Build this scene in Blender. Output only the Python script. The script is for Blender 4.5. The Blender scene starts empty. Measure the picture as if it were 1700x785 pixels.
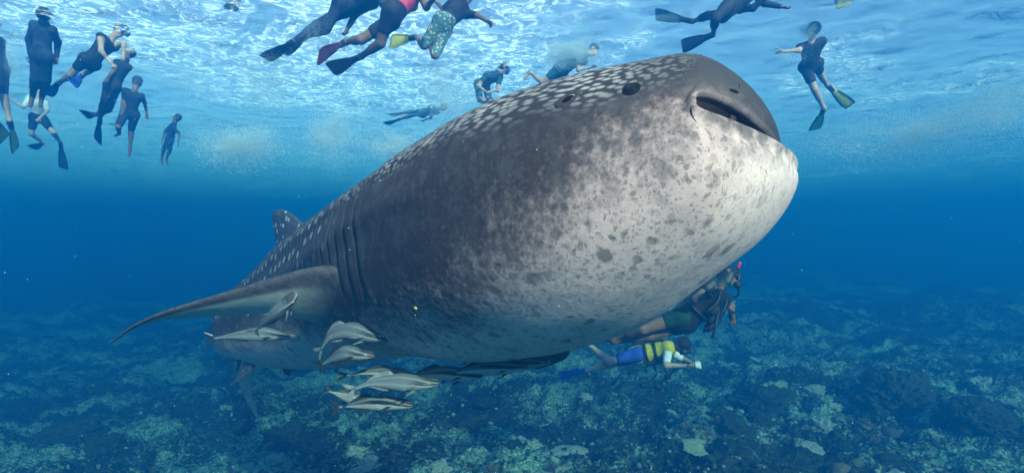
import bpy, math, random
import numpy as np

# ------------------------------------------------------------------ camera, light, water
sc = bpy.context.scene
FPX, PCX, PCY = 928.0, 850.0, 392.5          # focal length and principal point in photo pixels (1700 x 785)
cam = bpy.data.cameras.new('camera')
cam_o = bpy.data.objects.new('camera', cam)
sc.collection.objects.link(cam_o)
sc.camera = cam_o
cam.sensor_width = 36.0
cam.lens = FPX / 1700.0 * 36.0
cam.clip_start = 0.05
cam.clip_end = 600.0
cam_o.rotation_euler = (math.radians(90), 0, 0)

SUN_EL, SUN_AZ = 29.0, 155.0                 # azimuth clockwise from +Y (the view direction)
world = bpy.data.worlds.new('World')
sc.world = world
world.use_nodes = True
_bg = world.node_tree.nodes['Background']
_sky = world.node_tree.nodes.new('ShaderNodeTexSky')
_sky.sky_type = 'NISHITA'
_sky.sun_disc = False
_sky.sun_elevation = math.radians(SUN_EL)
_sky.sun_rotation = math.radians(SUN_AZ)
world.node_tree.links.new(_sky.outputs[0], _bg.inputs[0])
_bg.inputs[1].default_value = 0.09
sun = bpy.data.lights.new('sun', 'SUN')
sun.energy = 5.0
sun.angle = math.radians(2.0)
sun.color = (1.0, 0.79, 0.65)
sun_o = bpy.data.objects.new('sun', sun)
sc.collection.objects.link(sun_o)
sun_o.rotation_euler = (math.radians(90 - SUN_EL), 0, math.radians(180 - SUN_AZ))
sc.view_settings.view_transform = 'Standard'
sc.view_settings.look = 'None'
sc.view_settings.gamma = 1.0
sc.view_settings.exposure = 1.86
sc.cycles.volume_bounces = 3
sc.cycles.max_bounces = 8
sc.cycles.transparent_max_bounces = 24
sc.cycles.use_denoising = True
sc.cycles.sample_clamp_indirect = 4.0
sc.cycles.caustics_reflective = False
sc.cycles.caustics_refractive = False

WATER_DENSITY = 0.122
WATER_COLOR = (0.002, 0.092, 0.265, 1)
WATER_ABSORB = (0.035, 0.30, 0.34, 1)
SURF_Z = 3.6
BED_Z = -4.2

# ------------------------------------------------------------------ helpers
rng = np.random.default_rng(7)


def P(px, py, d):
    """The point at depth d (metres along the view) behind a pixel of the photograph."""
    return np.array([(px - PCX) / FPX * d, d, (PCY - py) / FPX * d])


def unit(v):
    v = np.asarray(v, float)
    return v / max(np.linalg.norm(v), 1e-9)


def interp(xk, yk, x):
    xk = np.asarray(xk, float); yk = np.asarray(yk, float); x = np.atleast_1d(np.asarray(x, float))
    tail = (1,) * (yk.ndim - 1)
    h = np.diff(xk)
    d = np.diff(yk, axis=0) / h.reshape(-1, *tail)
    m = np.zeros_like(yk); m[0] = d[0]; m[-1] = d[-1]
    hh = h.reshape(-1, *tail)
    m[1:-1] = (d[:-1] * hh[1:] + d[1:] * hh[:-1]) / (hh[1:] + hh[:-1])
    i = np.clip(np.searchsorted(xk, x) - 1, 0, len(xk) - 2)
    t = ((x - xk[i]) / h[i]).reshape(-1, *tail)
    hi = h[i].reshape(-1, *tail)
    return ((2*t**3 - 3*t**2 + 1) * yk[i] + (t**3 - 2*t**2 + t) * hi * m[i]
            + (-2*t**3 + 3*t**2) * yk[i + 1] + (t**3 - t**2) * hi * m[i + 1])


def curve(pts, n):
    """n points on a smooth curve through pts."""
    pts = np.asarray(pts, float)
    k = np.r_[0, np.cumsum(np.linalg.norm(np.diff(pts, axis=0), axis=1))]
    return interp(k, pts, np.linspace(0, k[-1], n))


def _hash(ix, iy, iz, seed):
    n = (ix * 374761393 + iy * 668265263 + iz * 2147483647 + seed * 974711) & 0xFFFFFFFF
    n = ((n ^ (n >> 13)) * 1274126177) & 0xFFFFFFFF
    n = (n ^ (n >> 16)) & 0xFFFFFF
    return n / float(0xFFFFFF)


def noise3(p, seed=0):
    p = np.asarray(p, float)
    i = np.floor(p).astype(np.int64); f = p - i
    f = f * f * (3 - 2 * f)
    out = 0
    for dx in (0, 1):
        for dy in (0, 1):
            for dz in (0, 1):
                w = ((f[..., 0] if dx else 1 - f[..., 0]) * (f[..., 1] if dy else 1 - f[..., 1])
                     * (f[..., 2] if dz else 1 - f[..., 2]))
                out = out + w * _hash(i[..., 0] + dx, i[..., 1] + dy, i[..., 2] + dz, seed)
    return out * 2 - 1


def fbm(p, octaves=5, seed=0, gain=0.5):
    a, s, out = 1.0, 1.0, 0
    for o in range(octaves):
        out = out + a * noise3(np.asarray(p) * s + 17.3 * o, seed + o)
        a *= gain; s *= 2.03
    return out


def mesh_data(name, v, f, mat, smooth=True, attrs=None, uv=None):
    me = bpy.data.meshes.new(name)
    v = np.asarray(v, np.float32)
    if isinstance(f, np.ndarray):
        k = f.shape[1]
        me.vertices.add(len(v)); me.vertices.foreach_set('co', v.ravel())
        me.loops.add(f.size); me.loops.foreach_set('vertex_index', f.astype(np.int32).ravel())
        me.polygons.add(len(f)); me.polygons.foreach_set('loop_start', np.arange(0, f.size, k, dtype=np.int32))
        me.update(calc_edges=True)
    else:
        me.from_pydata(v.tolist(), [], f)
    me.validate()
    if smooth:
        me.polygons.foreach_set('use_smooth', np.ones(len(me.polygons), bool))
    for k, a in (attrs or {}).items():
        at = me.attributes.new(k, 'FLOAT', 'POINT'); at.data.foreach_set('value', np.asarray(a, np.float32).ravel())
    if mat:
        me.materials.append(mat)
    return me


def link(name, me, parent=None):
    o = bpy.data.objects.new(name, me)
    sc.collection.objects.link(o)
    if parent is not None:
        o.parent = parent
        o.matrix_parent_inverse = parent.matrix_basis.inverted()
    return o


def mk(name, v, f, mat, parent=None, smooth=True, attrs=None):
    return link(name, mesh_data(name, v, f, mat, smooth, attrs), parent)


def tag(o, label=None, cat=None, group=None, kind=None):
    if label: o['label'] = label
    if cat: o['category'] = cat
    if group: o['group'] = group
    if kind: o['kind'] = kind
    return o


def empty(name, loc, label, cat, group=None):
    o = bpy.data.objects.new(name, None)
    o.location = [float(q) for q in loc]
    o.empty_display_size = 0.1
    sc.collection.objects.link(o)
    return tag(o, label, cat, group)


def grid_faces(nr, nc, wrap=True, base=0):
    i = np.arange(nr - 1)[:, None]; j = np.arange(nc if wrap else nc - 1)[None]
    j2 = (j + 1) % nc
    return (np.stack([i * nc + j, i * nc + j2, (i + 1) * nc + j2, (i + 1) * nc + j], -1).reshape(-1, 4) + base)


class Geo:
    """Collects pieces of ONE part."""
    def __init__(s): s.v = []; s.f = []; s.n = 0
    def add(s, v, f):
        v = np.asarray(v, float)
        s.f += [tuple(int(q) + s.n for q in x) for x in f]
        s.v.append(v); s.n += len(v); return s
    def obj(s, name, mat, parent=None, smooth=True, attrs=None):
        return mk(name, np.concatenate(s.v), s.f, mat, parent, smooth, attrs)


def loft(rings, cap0=True, cap1=True):
    rings = np.asarray(rings, float); nr, nc = rings.shape[:2]
    f = [tuple(x) for x in grid_faces(nr, nc)]
    if cap0: f.append(tuple(range(nc))[::-1])
    if cap1: f.append(tuple(range((nr - 1) * nc, nr * nc)))
    return rings.reshape(-1, 3), f


def tube(path, rad, n=8, flat=1.0, side=None):
    path = np.asarray(path, float)
    rad = np.broadcast_to(np.asarray(rad, float), (len(path),))
    t = np.gradient(path, axis=0); t /= np.linalg.norm(t, axis=1)[:, None].clip(1e-9)
    ref = np.array([0, 0, 1.]) if side is None else np.asarray(side, float)
    if abs(t[0] @ ref) > .95: ref = np.array([0, 1., 0]) if abs(t[0][1]) < .9 else np.array([1., 0, 0])
    rings = []
    a = np.linspace(0, 2 * np.pi, n, endpoint=False)
    for p, d, r in zip(path, t, rad):
        x = unit(ref - d * (ref @ d)); y = np.cross(d, x)
        rings.append(p + r * (np.cos(a)[:, None] * x + flat * np.sin(a)[:, None] * y))
    return loft(rings)


def fin_plate(lead, trail, thick, nc=11):
    """A fin: solid lens-shaped sections between a leading and a trailing edge."""
    lead = np.asarray(lead, float); trail = np.asarray(trail, float); n = len(lead)
    thick = np.broadcast_to(np.asarray(thick, float), (n,))
    span = np.gradient((lead + trail) / 2, axis=0); chord = trail - lead
    nor = np.cross(span, chord); ln = np.linalg.norm(nor, axis=1)
    good = ln > 1e-8
    nor[good] /= ln[good][:, None]
    for i in range(n):
        if not good[i]: nor[i] = nor[max(i - 1, 0)]
    k = np.linspace(0, 1, nc)
    prof = 2.0 * np.sqrt(k) * (1 - k) * .9 + .04 * np.sin(np.pi * k)
    up = lead[:, None] + chord[:, None] * k[None, :, None] + nor[:, None] * (prof[None, :] * thick[:, None])[..., None]
    dn = lead[:, None] + chord[:, None] * k[None, ::-1, None] - nor[:, None] * (prof[None, ::-1] * thick[:, None])[..., None]
    return loft(np.concatenate([up, dn[:, 1:-1]], 1))


def ellipsoid(c, axes, n=12, m=8):
    """axes: 3 vectors."""
    c = np.asarray(c, float); axes = np.asarray(axes, float)
    th = np.linspace(0, 2 * np.pi, n, endpoint=False); ph = np.linspace(-np.pi / 2 + .12, np.pi / 2 - .12, m)
    r = [c + math.cos(q) * (np.cos(th)[:, None] * axes[0] + np.sin(th)[:, None] * axes[1]) + math.sin(q) * axes[2] for q in ph]
    return loft(r)


def icosphere(sub):
    t = (1 + 5 ** .5) / 2
    v = [unit(q) for q in [(-1, t, 0), (1, t, 0), (-1, -t, 0), (1, -t, 0), (0, -1, t), (0, 1, t), (0, -1, -t), (0, 1, -t),
                           (t, 0, -1), (t, 0, 1), (-t, 0, -1), (-t, 0, 1)]]
    f = [(0, 11, 5), (0, 5, 1), (0, 1, 7), (0, 7, 10), (0, 10, 11), (1, 5, 9), (5, 11, 4), (11, 10, 2), (10, 7, 6), (7, 1, 8),
         (3, 9, 4), (3, 4, 2), (3, 2, 6), (3, 6, 8), (3, 8, 9), (4, 9, 5), (2, 4, 11), (6, 2, 10), (8, 6, 7), (9, 8, 1)]
    for _ in range(sub):
        cache = {}; g = []
        def mid(a, b):
            k = (min(a, b), max(a, b))
            if k not in cache:
                v.append(unit((v[a] + v[b]) / 2)); cache[k] = len(v) - 1
            return cache[k]
        for a, b, c in f:
            x, y, z = mid(a, b), mid(b, c), mid(c, a)
            g += [(a, x, z), (b, y, x), (c, z, y), (x, y, z)]
        f = g
    return np.array(v), np.array(f)


# signed-distance bodies -> one continuous surface
def seg_sdf(p, a, b, ra, rb, flat=1.0, n=None):
    ba = b - a; L = max(ba @ ba, 1e-9)
    q = p - a
    h = np.clip((q @ ba) / L, 0, 1)
    q = q - h[..., None] * ba
    if n is not None and flat != 1.0:
        q = q + ((q @ n) * (flat - 1))[..., None] * n
    return np.sqrt((q * q).sum(-1)) - (ra + (rb - ra) * h)


def surface_nets(d, org, h):
    s = d < 0
    nx, ny, nz = d.shape
    cn = [(i, j, k) for i in (0, 1) for j in (0, 1) for k in (0, 1)]
    sl = lambda A, c: A[c[0]:nx - 1 + c[0], c[1]:ny - 1 + c[1], c[2]:nz - 1 + c[2]]
    cnt = sum(sl(s, c).astype(np.int8) for c in cn)
    act = (cnt > 0) & (cnt < 8)
    ci = np.argwhere(act)
    idx = -np.ones(act.shape, np.int64); idx[act] = np.arange(len(ci))
    pos = np.zeros((len(ci), 3)); num = np.zeros(len(ci))
    vals = {c: sl(d, c)[act] for c in cn}
    for a in cn:
        for ax in range(3):
            if a[ax] == 0:
                b = list(a); b[ax] = 1; b = tuple(b)
                d0, d1 = vals[a], vals[b]; m = (d0 < 0) != (d1 < 0)
                t = d0[m] / (d0[m] - d1[m])
                q = np.tile(np.array(a, float), (m.sum(), 1)); q[:, ax] += t
                pos[m] += q; num[m] += 1
    v = org + h * (ci + pos / num[:, None])
    F = []
    for ax in range(3):
        b, c = [(1, 2), (2, 0), (0, 1)][ax]
        lo = [slice(1, -1)] * 3; lo[ax] = slice(0, -1)
        hi = [slice(1, -1)] * 3; hi[ax] = slice(1, None)
        s0, s1 = s[tuple(lo)], s[tuple(hi)]
        for m, flip in ((s0 & ~s1, False), (~s0 & s1, True)):
            e = np.argwhere(m)
            if not len(e): continue
            e[:, b] += 1; e[:, c] += 1
            q = []
            for db, dc in ((0, 0), (-1, 0), (-1, -1), (0, -1)):
                g = e.copy(); g[:, b] += db; g[:, c] += dc
                q.append(idx[g[:, 0], g[:, 1], g[:, 2]])
            q = np.stack(q, 1)
            F.append(q[:, ::-1] if flip else q)
    return v, np.concatenate(F)


def sdf_mesh(prims, h, k=0.03, inflate=0.0, clip=None, name='body', relax=2):
    """prims: (a, b, ra, rb, flat, n). One closed mesh of their smooth union."""
    A = np.array([p[0] for p in prims] + [p[1] for p in prims]); R = max(max(p[2], p[3]) for p in prims) + inflate + 3 * h
    lo, hi = A.min(0) - R, A.max(0) + R
    n = np.ceil((hi - lo) / h).astype(int) + 1
    d = np.full(tuple(n), 1.0, np.float32)
    for a, b, ra, rb, fl, nn in prims:
        r = max(ra, rb) + inflate + .09
        i0 = np.clip(np.floor((np.minimum(a, b) - r - lo) / h).astype(int), 0, n - 1)
        i1 = np.clip(np.ceil((np.maximum(a, b) + r - lo) / h).astype(int) + 1, 1, n)
        g = np.stack(np.meshgrid(*[lo[q] + h * np.arange(i0[q], i1[q]) for q in range(3)], indexing='ij'), -1)
        e = seg_sdf(g, a, b, ra, rb, fl, nn) - inflate
        sub = tuple(slice(i0[q], i1[q]) for q in range(3))
        o = d[sub]
        w = np.maximum(k - np.abs(o - e), 0) / k
        d[sub] = np.minimum(o, e) - w * w * k * .25
    if clip is not None:
        g = np.stack(np.meshgrid(*[lo[q] + h * np.arange(n[q]) for q in range(3)], indexing='ij'), -1)
        d = np.maximum(d, clip(g))
    v, f = surface_nets(d, lo, h)
    for _ in range(relax):                       # light smoothing
        acc = np.zeros_like(v); num = np.zeros(len(v))
        for i, j in ((0, 1), (1, 2), (2, 3), (3, 0)):
            np.add.at(acc, f[:, i], v[f[:, j]]); np.add.at(num, f[:, i], 1)
        v = v * .5 + .5 * acc / num[:, None].clip(1)
    return v, f


# ------------------------------------------------------------------ node helpers
class NT:
    def __init__(s, name):
        s.m = bpy.data.materials.new(name); s.m.use_nodes = True
        s.t = s.m.node_tree; s.N = s.t.nodes; s.L = s.t.links
        s.b = s.N['Principled BSDF']; s.out = s.N['Material Output']
    def put(s, sock, v):
        if hasattr(v, 'is_linked') or hasattr(v, 'links'): s.L.new(v, sock)
        elif v is not None:
            if isinstance(v, (tuple, list)) and len(v) == 3 and sock.type == 'RGBA': v = (*v, 1)
            sock.default_value = v
    def n(s, typ, props=None, **inp):
        x = s.N.new(typ)
        for k, v in (props or {}).items(): setattr(x, k, v)
        for k, v in inp.items(): s.put(x.inputs[k.replace('_', ' ')], v)
        return x
    def math(s, op, a, b=0.0, c=0.0, clamp=False):
        x = s.N.new('ShaderNodeMath'); x.operation = op; x.use_clamp = clamp
        for i, v in enumerate((a, b, c)): s.put(x.inputs[i], v)
        return x.outputs[0]
    def map(s, v, a, b, c=0.0, d=1.0, smooth=True):
        x = s.N.new('ShaderNodeMapRange'); x.interpolation_type = 'SMOOTHSTEP' if smooth else 'LINEAR'
        for i, q in enumerate((v, a, b, c, d)): s.put(x.inputs[i], q)
        return x.outputs[0]
    def mix(s, fac, a, b, op='MIX'):
        x = s.N.new('ShaderNodeMix'); x.data_type = 'RGBA'; x.blend_type = op
        s.put(x.inputs[0], fac); s.put(x.inputs[6], a); s.put(x.inputs[7], b)
        return x.outputs[2]
    def ramp(s, v, a, b, stops):
        x = s.N.new('ShaderNodeValToRGB'); e = x.color_ramp.elements
        while len(e) < len(stops): e.new(.5)
        for i, (p, c) in enumerate(stops):
            e[i].position = (p - a) / (b - a); e[i].color = (c, c, c, 1)
        s.L.new(s.map(v, a, b, 0, 1, False), x.inputs[0])
        return x.outputs[0]
    def attr(s, name, out='Fac'):
        x = s.N.new('ShaderNodeAttribute'); x.attribute_name = name; return x.outputs[out]
    def noise(s, vec, scale, detail=4.0, rough=.55, dist=0.0):
        x = s.n('ShaderNodeTexNoise', Vector=vec, Scale=scale, Detail=detail, Roughness=rough, Distortion=dist)
        return x.outputs[0]
    def voro(s, vec, scale, feature='F1', rnd=1.0, out='Distance', dims='3D'):
        x = s.n('ShaderNodeTexVoronoi', dict(feature=feature, voronoi_dimensions=dims), Vector=vec, Scale=scale, Randomness=rnd)
        return x.outputs[out]
    def pos(s): return s.n('ShaderNodeNewGeometry').outputs['Position']
    def obj(s): return s.n('ShaderNodeTexCoord').outputs['Object']
    def comb(s, x, y, z):
        q = s.N.new('ShaderNodeCombineXYZ')
        for i, v in enumerate((x, y, z)): s.put(q.inputs[i], v)
        return q.outputs[0]
    def bump(s, h, dist=.01, strength=1.0, normal=None):
        x = s.n('ShaderNodeBump', Height=h, Distance=dist, Strength=strength)
        if normal: s.L.new(normal, x.inputs['Normal'])
        return x.outputs[0]
    def set(s, **k):
        for a, v in k.items(): s.put(s.b.inputs[a.replace('_', ' ')], v)
        return s


def plain(name, col, rough=.6, spec=.3, var=.25, scale=14.0, bump=.004, trans=0.0):
    """A material with slight mottling and relief."""
    q = NT(name)
    n = q.noise(q.obj(), scale, 5.0)
    dark = tuple(c * (1 - var) for c in col); lite = tuple(min(1, c * (1 + var)) for c in col)
    q.set(Base_Color=q.mix(q.map(n, .3, .7), dark, lite), Roughness=rough, Specular_IOR_Level=spec,
          Normal=q.bump(q.noise(q.obj(), scale * 4, 3.0), bump))
    if trans: q.set(Transmission_Weight=trans)
    return q.m


# ------------------------------------------------------------------ the water: one closed body of it, and its surface
def polar_sheet(r0, r1, nr, nfront, nback, height, half=56.0, power=1.0):
    rr = r0 * (r1 / r0) ** (np.linspace(0, 1, nr) ** power)
    a = np.r_[np.linspace(-half, half, nfront, endpoint=False), np.linspace(half, 360 - half, nback, endpoint=False)]
    a = np.radians(a)
    x = rr[:, None] * np.sin(a)[None]; y = rr[:, None] * np.cos(a)[None]
    z = height(x, y)
    v = np.stack([x, y, z], -1).reshape(-1, 3)
    f = grid_faces(nr, len(a))
    c = len(v)
    v = np.concatenate([v, [[0, 0, float(height(np.array(0.), np.array(0.)))]]])
    nc = len(a)
    fan = [(c, (j + 1) % nc, j) for j in range(nc)]
    return v, f, fan


def sheet_obj(name, args, mat, flip=False):
    v, f, fan = polar_sheet(**args)
    faces = [tuple(x) for x in f.tolist()] + fan
    return mk(name, v, faces, mat)


def wave_h(x, y):
    p = np.stack([x * .55, y * .75, 0 * x], -1)
    return SURF_Z + .10 * fbm(p, 3, 3) + .03 * noise3(np.stack([x * 2.6, y * 3.3, 0 * x], -1), 9)


q = NT('water_volume')
q.N.remove(q.b)
pv = q.n('ShaderNodeVolumePrincipled', Color=WATER_COLOR, Density=WATER_DENSITY, Anisotropy=.25, Absorption_Color=WATER_ABSORB)
q.L.new(pv.outputs[0], q.out.inputs['Volume'])
HX, HZ0, HZ1 = 74.0, BED_Z - 3.2, SURF_Z + .32
hv = [(sx * HX, sy * HX, z) for z in (HZ0, HZ1) for sx, sy in ((-1, -1), (1, -1), (1, 1), (-1, 1))]
haze = mk('haze', hv, [(3, 2, 1, 0), (4, 5, 6, 7), (0, 1, 5, 4), (1, 2, 6, 5), (2, 3, 7, 6), (3, 0, 4, 7)], q.m, smooth=False)
tag(haze, 'clear blue sea water fading to deep blue with distance', 'water', kind='stuff')

q = NT('water_surface')
q.N.remove(q.b)
pos = q.pos()
rip = q.noise(q.n('ShaderNodeMapping', Vector=pos, Scale=(1.0, 1.2, 1.0)).outputs[0], 1.55, 8.0, .64, .8)
fine = q.noise(pos, 7.0, 4.0, .6, .4)
nrm = q.bump(q.math('ADD', rip, q.math('MULTIPLY', fine, .10)), .50)
lw = q.n('ShaderNodeLayerWeight', Blend=.5, Normal=nrm)
refl = q.map(lw.outputs['Facing'], .60, .77, .02, .985)
tr = q.n('ShaderNodeBsdfTransparent', Color=(.90, .97, 1.0, 1))
gl = q.n('ShaderNodeBsdfGlossy', Color=(.92, .97, 1, 1), Roughness=.07, Normal=nrm)
m1 = q.n('ShaderNodeMixShader', Fac=refl)
q.L.new(tr.outputs[0], m1.inputs[1]); q.L.new(gl.outputs[0], m1.inputs[2])
# foam: broken froth lying on the surface where the swimmers stir it
fp = q.noise(q.n('ShaderNodeMapping', Vector=pos, Location=(3.1, 1.7, 0)).outputs[0], .23, 3.0, .5, .5)
fl = q.noise(pos, 3.6, 9.0, .74, 1.4)
cr = q.n('ShaderNodeVectorMath', dict(operation='LENGTH'), Vector=q.n('ShaderNodeMapping', Vector=pos, Location=(.75, -1.83, 0), Scale=(.20, .167, 0)).outputs[0]).outputs['Value']
fp = q.math('ADD', fp, q.map(cr, .35, 1.35, .30, -.08))
foam = q.math('MULTIPLY', q.map(fp, .46, .66), q.map(fl, .45, .66), clamp=True)
foam = q.math('MULTIPLY', foam, .9)
ft = q.n('ShaderNodeBsdfTranslucent', Color=(.80, .94, .97, 1))
m2 = q.n('ShaderNodeMixShader', Fac=foam)
q.L.new(m1.outputs[0], m2.inputs[1]); q.L.new(ft.outputs[0], m2.inputs[2])
q.L.new(m2.outputs[0], q.out.inputs['Surface'])
surf = sheet_obj('water_surface', dict(r0=.6, r1=72.0, nr=260, nfront=420, nback=80, height=wave_h), q.m)
tag(surf, 'rippled sea surface seen from below with bright glints', 'water surface', kind='structure')

# ------------------------------------------------------------------ whale shark
SH_S = [0, .55, 1.15, 1.8, 2.6, 3.5, 4.6, 5.8, 6.9, 7.7]
SH_SP = [[0.936, 2.37, 0.248], [0.441, 2.632, 0.131], [-0.075, 3.117, 0.004], [-0.569, 3.681, -0.153], [-1.122, 4.349, -0.363],
         [-1.726, 5.079, -0.598], [-2.507, 5.95, -0.88], [-3.358, 6.901, -1.149], [-3.938, 7.866, -1.475], [-4.292, 8.604, -1.706]]
SH_A = [0.779, 0.775, 0.735, 0.656, 0.56, 0.482, 0.397, 0.314, 0.211, 0.12]
SH_HT = [0.492, 0.587, 0.590, 0.590, 0.65, 0.685, 0.567, 0.396, 0.215, 0.118]
SH_HB = [0.309, 0.581, 0.672, 0.625, 0.591, 0.589, 0.498, 0.35, 0.21, 0.12]
M_W, M_ZC, M_DIP, M_GAP, M_A = .941, .160, .146, .085, .194
UP_T, UP_Z, UP_F = .023, .319, .11
LO_T, LO_Z, LO_F, LO_R = .026, .202, .082, .046
NT_ = 256
th = np.linspace(0, 2 * np.pi, NT_, endpoint=False)
ct, st = np.cos(th), np.sin(th)
NS = 420
ss = 7.7 * np.linspace(0, 1, NS) ** 1.45
sp = interp(SH_S, np.array(SH_SP), ss)
tt = np.gradient(sp, axis=0); tt /= np.linalg.norm(tt, axis=1)[:, None]
rr = np.cross(-tt, [0, 0, 1.]); rr /= np.linalg.norm(rr, axis=1)[:, None]
uu = np.cross(rr, -tt)
sa, sht, shb = (interp(SH_S, np.array(q), ss) for q in (SH_A, SH_HT, SH_HB))


delta = .36 * np.clip(1 - ss / 1.5, 0, 1) ** 2            # near the mouth the side line rises to the mouth corner
phi = th[None] + delta[:, None] * ct[None]
cp, sp_ = np.cos(phi), np.sin(phi)


def section(a, h1, h2):
    e = np.where(sp_ >= 0, .86, .9)
    x = a * np.sign(cp) * np.abs(cp) ** e
    z = np.where(sp_ >= 0, h1, h2) * np.sign(sp_) * np.abs(sp_) ** e
    return x, z


sx, sz = section(sa[:, None], sht[:, None], shb[:, None])
rad = np.sqrt(sx ** 2 + sz ** 2)
ang = np.degrees(np.arctan2(sp_, np.abs(cp)))            # -90 belly .. 90 back, same on both sides
# ridges along the flank, folds at the gills, slack skin on the throat
ridge = np.zeros_like(sx)
for a0, amp, w in ((33, .020, 5.0), (10, .012, 5.0), (58, .012, 6)):
    ridge += amp * np.exp(-((ang - a0) / w) ** 2) * np.clip((ss[:, None] - .25) / .8, 0, 1) * np.clip((7.2 - ss[:, None]) / 2, 0, 1)
for g in range(5):
    c0 = 1.46 + .125 * g
    bow = c0 - .05 * np.cos(np.radians(ang * 1.6))
    ends = np.clip((1 - np.abs((ang - 4 - 1.5 * g) / (31 - 2.5 * g))) * 5, 0, 1)
    dd = ss[:, None] - bow
    ridge += ends * (-.011 * np.exp(-(dd / .013) ** 2) + .0045 * np.exp(-((dd + .04) / .03) ** 2))
wr = np.stack([ss[:, None] * 1.5 + 0 * ct, ang / 22 + 0 * ss[:, None], 0 * sx], -1)
ridge += .010 * fbm(wr, 3, 5)
k = 1 + ridge / rad.clip(.05)
body = sp[:, None] + (sx * k)[..., None] * rr[:, None] + (sz * k)[..., None] * uu[:, None]
# blunt front that turns in to a very wide mouth
NCAP = 44
fwd = -tt[0]
x0, z0 = sx[0] * k[0], sz[0] * k[0]
midw = 1 - np.abs(ct) ** 2
rimx = M_W * sa[0] * np.sign(ct) * np.abs(ct) ** .8
rimz = M_ZC - M_DIP * midw + np.where(st >= 0, M_GAP, 0) * np.abs(st) ** .72 * (1.2 - .90 * midw ** 1.5)
rimf = M_A * (1 - np.abs(ct) ** 2.2) + np.where(st < 0, LO_R * midw, 0)
P0 = np.stack([x0, z0, 0 * x0], -1); P3 = np.stack([rimx, rimz, rimf], -1)
wu = np.abs(st)
P1 = P0 + np.stack([0 * wu, 0 * wu, np.where(st >= 0, UP_T, LO_T) * wu], -1)
P2 = P3 + np.stack([.02 * ct, np.where(st >= 0, UP_Z, -LO_Z) * wu * .6, np.where(st >= 0, UP_F, LO_F) * wu], -1)
kk = np.linspace(0, 1, NCAP + 1)[1:, None, None]
Q = (1 - kk) ** 3 * P0 + 3 * (1 - kk) ** 2 * kk * P1 + 3 * (1 - kk) * kk ** 2 * P2 + kk ** 3 * P3


def to_world(Q):
    return sp[0] + Q[..., 0:1] * rr[0] + Q[..., 1:2] * uu[0] + Q[..., 2:3] * fwd


rows = np.concatenate([to_world(Q)[::-1], body])
nb = NCAP + 96                                            # blend the front into the body, most of all at the mouth corners
idxr = np.arange(nb)
w = np.exp(-((idxr - NCAP) / 26.) ** 2)[:, None, None] * (.40 + .60 * np.abs(ct) ** 3)[None, :, None] * np.clip((nb - 1 - idxr) / 20., 0, 1)[:, None, None]
w[0] = 0
part = rows[:nb].copy()
for _ in range(900):
    sm = part.copy(); sm[1:-1] = .5 * part[1:-1] + .25 * (part[:-2] + part[2:])
    part += (sm - part) * w
rows[:nb] = part
for _ in range(12):
    rows[1:nb] = .5 * rows[1:nb] + .25 * (np.roll(rows[1:nb], 1, 1) + np.roll(rows[1:nb], -1, 1))
# rounded lips with a shallow groove behind them
nbl = NCAP + 20
du = np.gradient(rows[:nbl], axis=0); dw = (np.roll(rows[:nbl], -1, 1) - np.roll(rows[:nbl], 1, 1))
nv = np.cross(du, dw); nv /= np.linalg.norm(nv, axis=2)[..., None].clip(1e-9)
cen = rows[:nbl].mean(1, keepdims=True)
nv *= np.where(((rows[:nbl] - cen) * nv).sum(2).mean() < 0, -1, 1)
dist = np.r_[np.zeros((1, NT_)), np.cumsum(np.linalg.norm(np.diff(rows[:nbl], axis=0), axis=2), 0)]
lw_ = np.where(st >= 0, 1.0, .8)[None]
bul = lw_ * (.011 * np.exp(-((dist - .016) / .013) ** 2) - .007 * np.exp(-((dist - .050) / .015) ** 2))
rows[:nbl] += nv * bul[..., None]
# the lips roll inwards
lipn = np.stack([-.10 * ct * np.abs(ct), np.where(st >= 0, .012, -.012) * wu, 0 * wu - .01], -1)
rimP = P3
lip_rows = []
for j, (b, dz) in enumerate(((.014, .004), (.026, .012), (.036, .024))):
    L = rimP.copy(); L[:, 2] -= b; L[:, 0] *= 1 - .022 * (j + 1); L[:, 1] += np.where(st >= 0, dz, -dz) * np.abs(st) ** .5
    lip_rows.append(to_world(L))
rows = np.concatenate([np.array(lip_rows[::-1]), rows])
nrow = len(rows)
s_attr = np.r_[[-.42] * 3, -.40 * np.linspace(1, 0, NCAP, endpoint=False), ss][:, None] + 0 * ct[None]
dv = np.abs(np.degrees(th) - 90); dv = np.where(dv > 180, 360 - dv, dv) / 180
dvb = np.abs(np.degrees(phi) - 90); dvb = np.where(dvb > 180, 360 - dvb, dvb) / 180
dv_attr = np.concatenate([np.repeat(dvb[:1], NCAP + 3, 0), dvb])
ring_arc = np.linalg.norm(np.roll(rows, -1, 1) - rows, axis=2)
girth = np.broadcast_to(np.interp(np.arange(nrow), [0, NCAP + 3, NCAP + 3 + NS], [4.2, 4.0, 3.6])[:, None], s_attr.shape)
sgn = np.where(ct >= 0, 1., -1.)
va_attr = dv_attr * sgn[None] * girth * .5
lip = np.zeros_like(s_attr); lip[:3] = 1; lip[3:33] = np.clip(1 - np.arange(30)[:, None] / (7 + 22 * np.abs(ct[None]) ** 1.5), 0, 1)
lip *= np.where(st >= 0, .25, 1.)[None]

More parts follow.
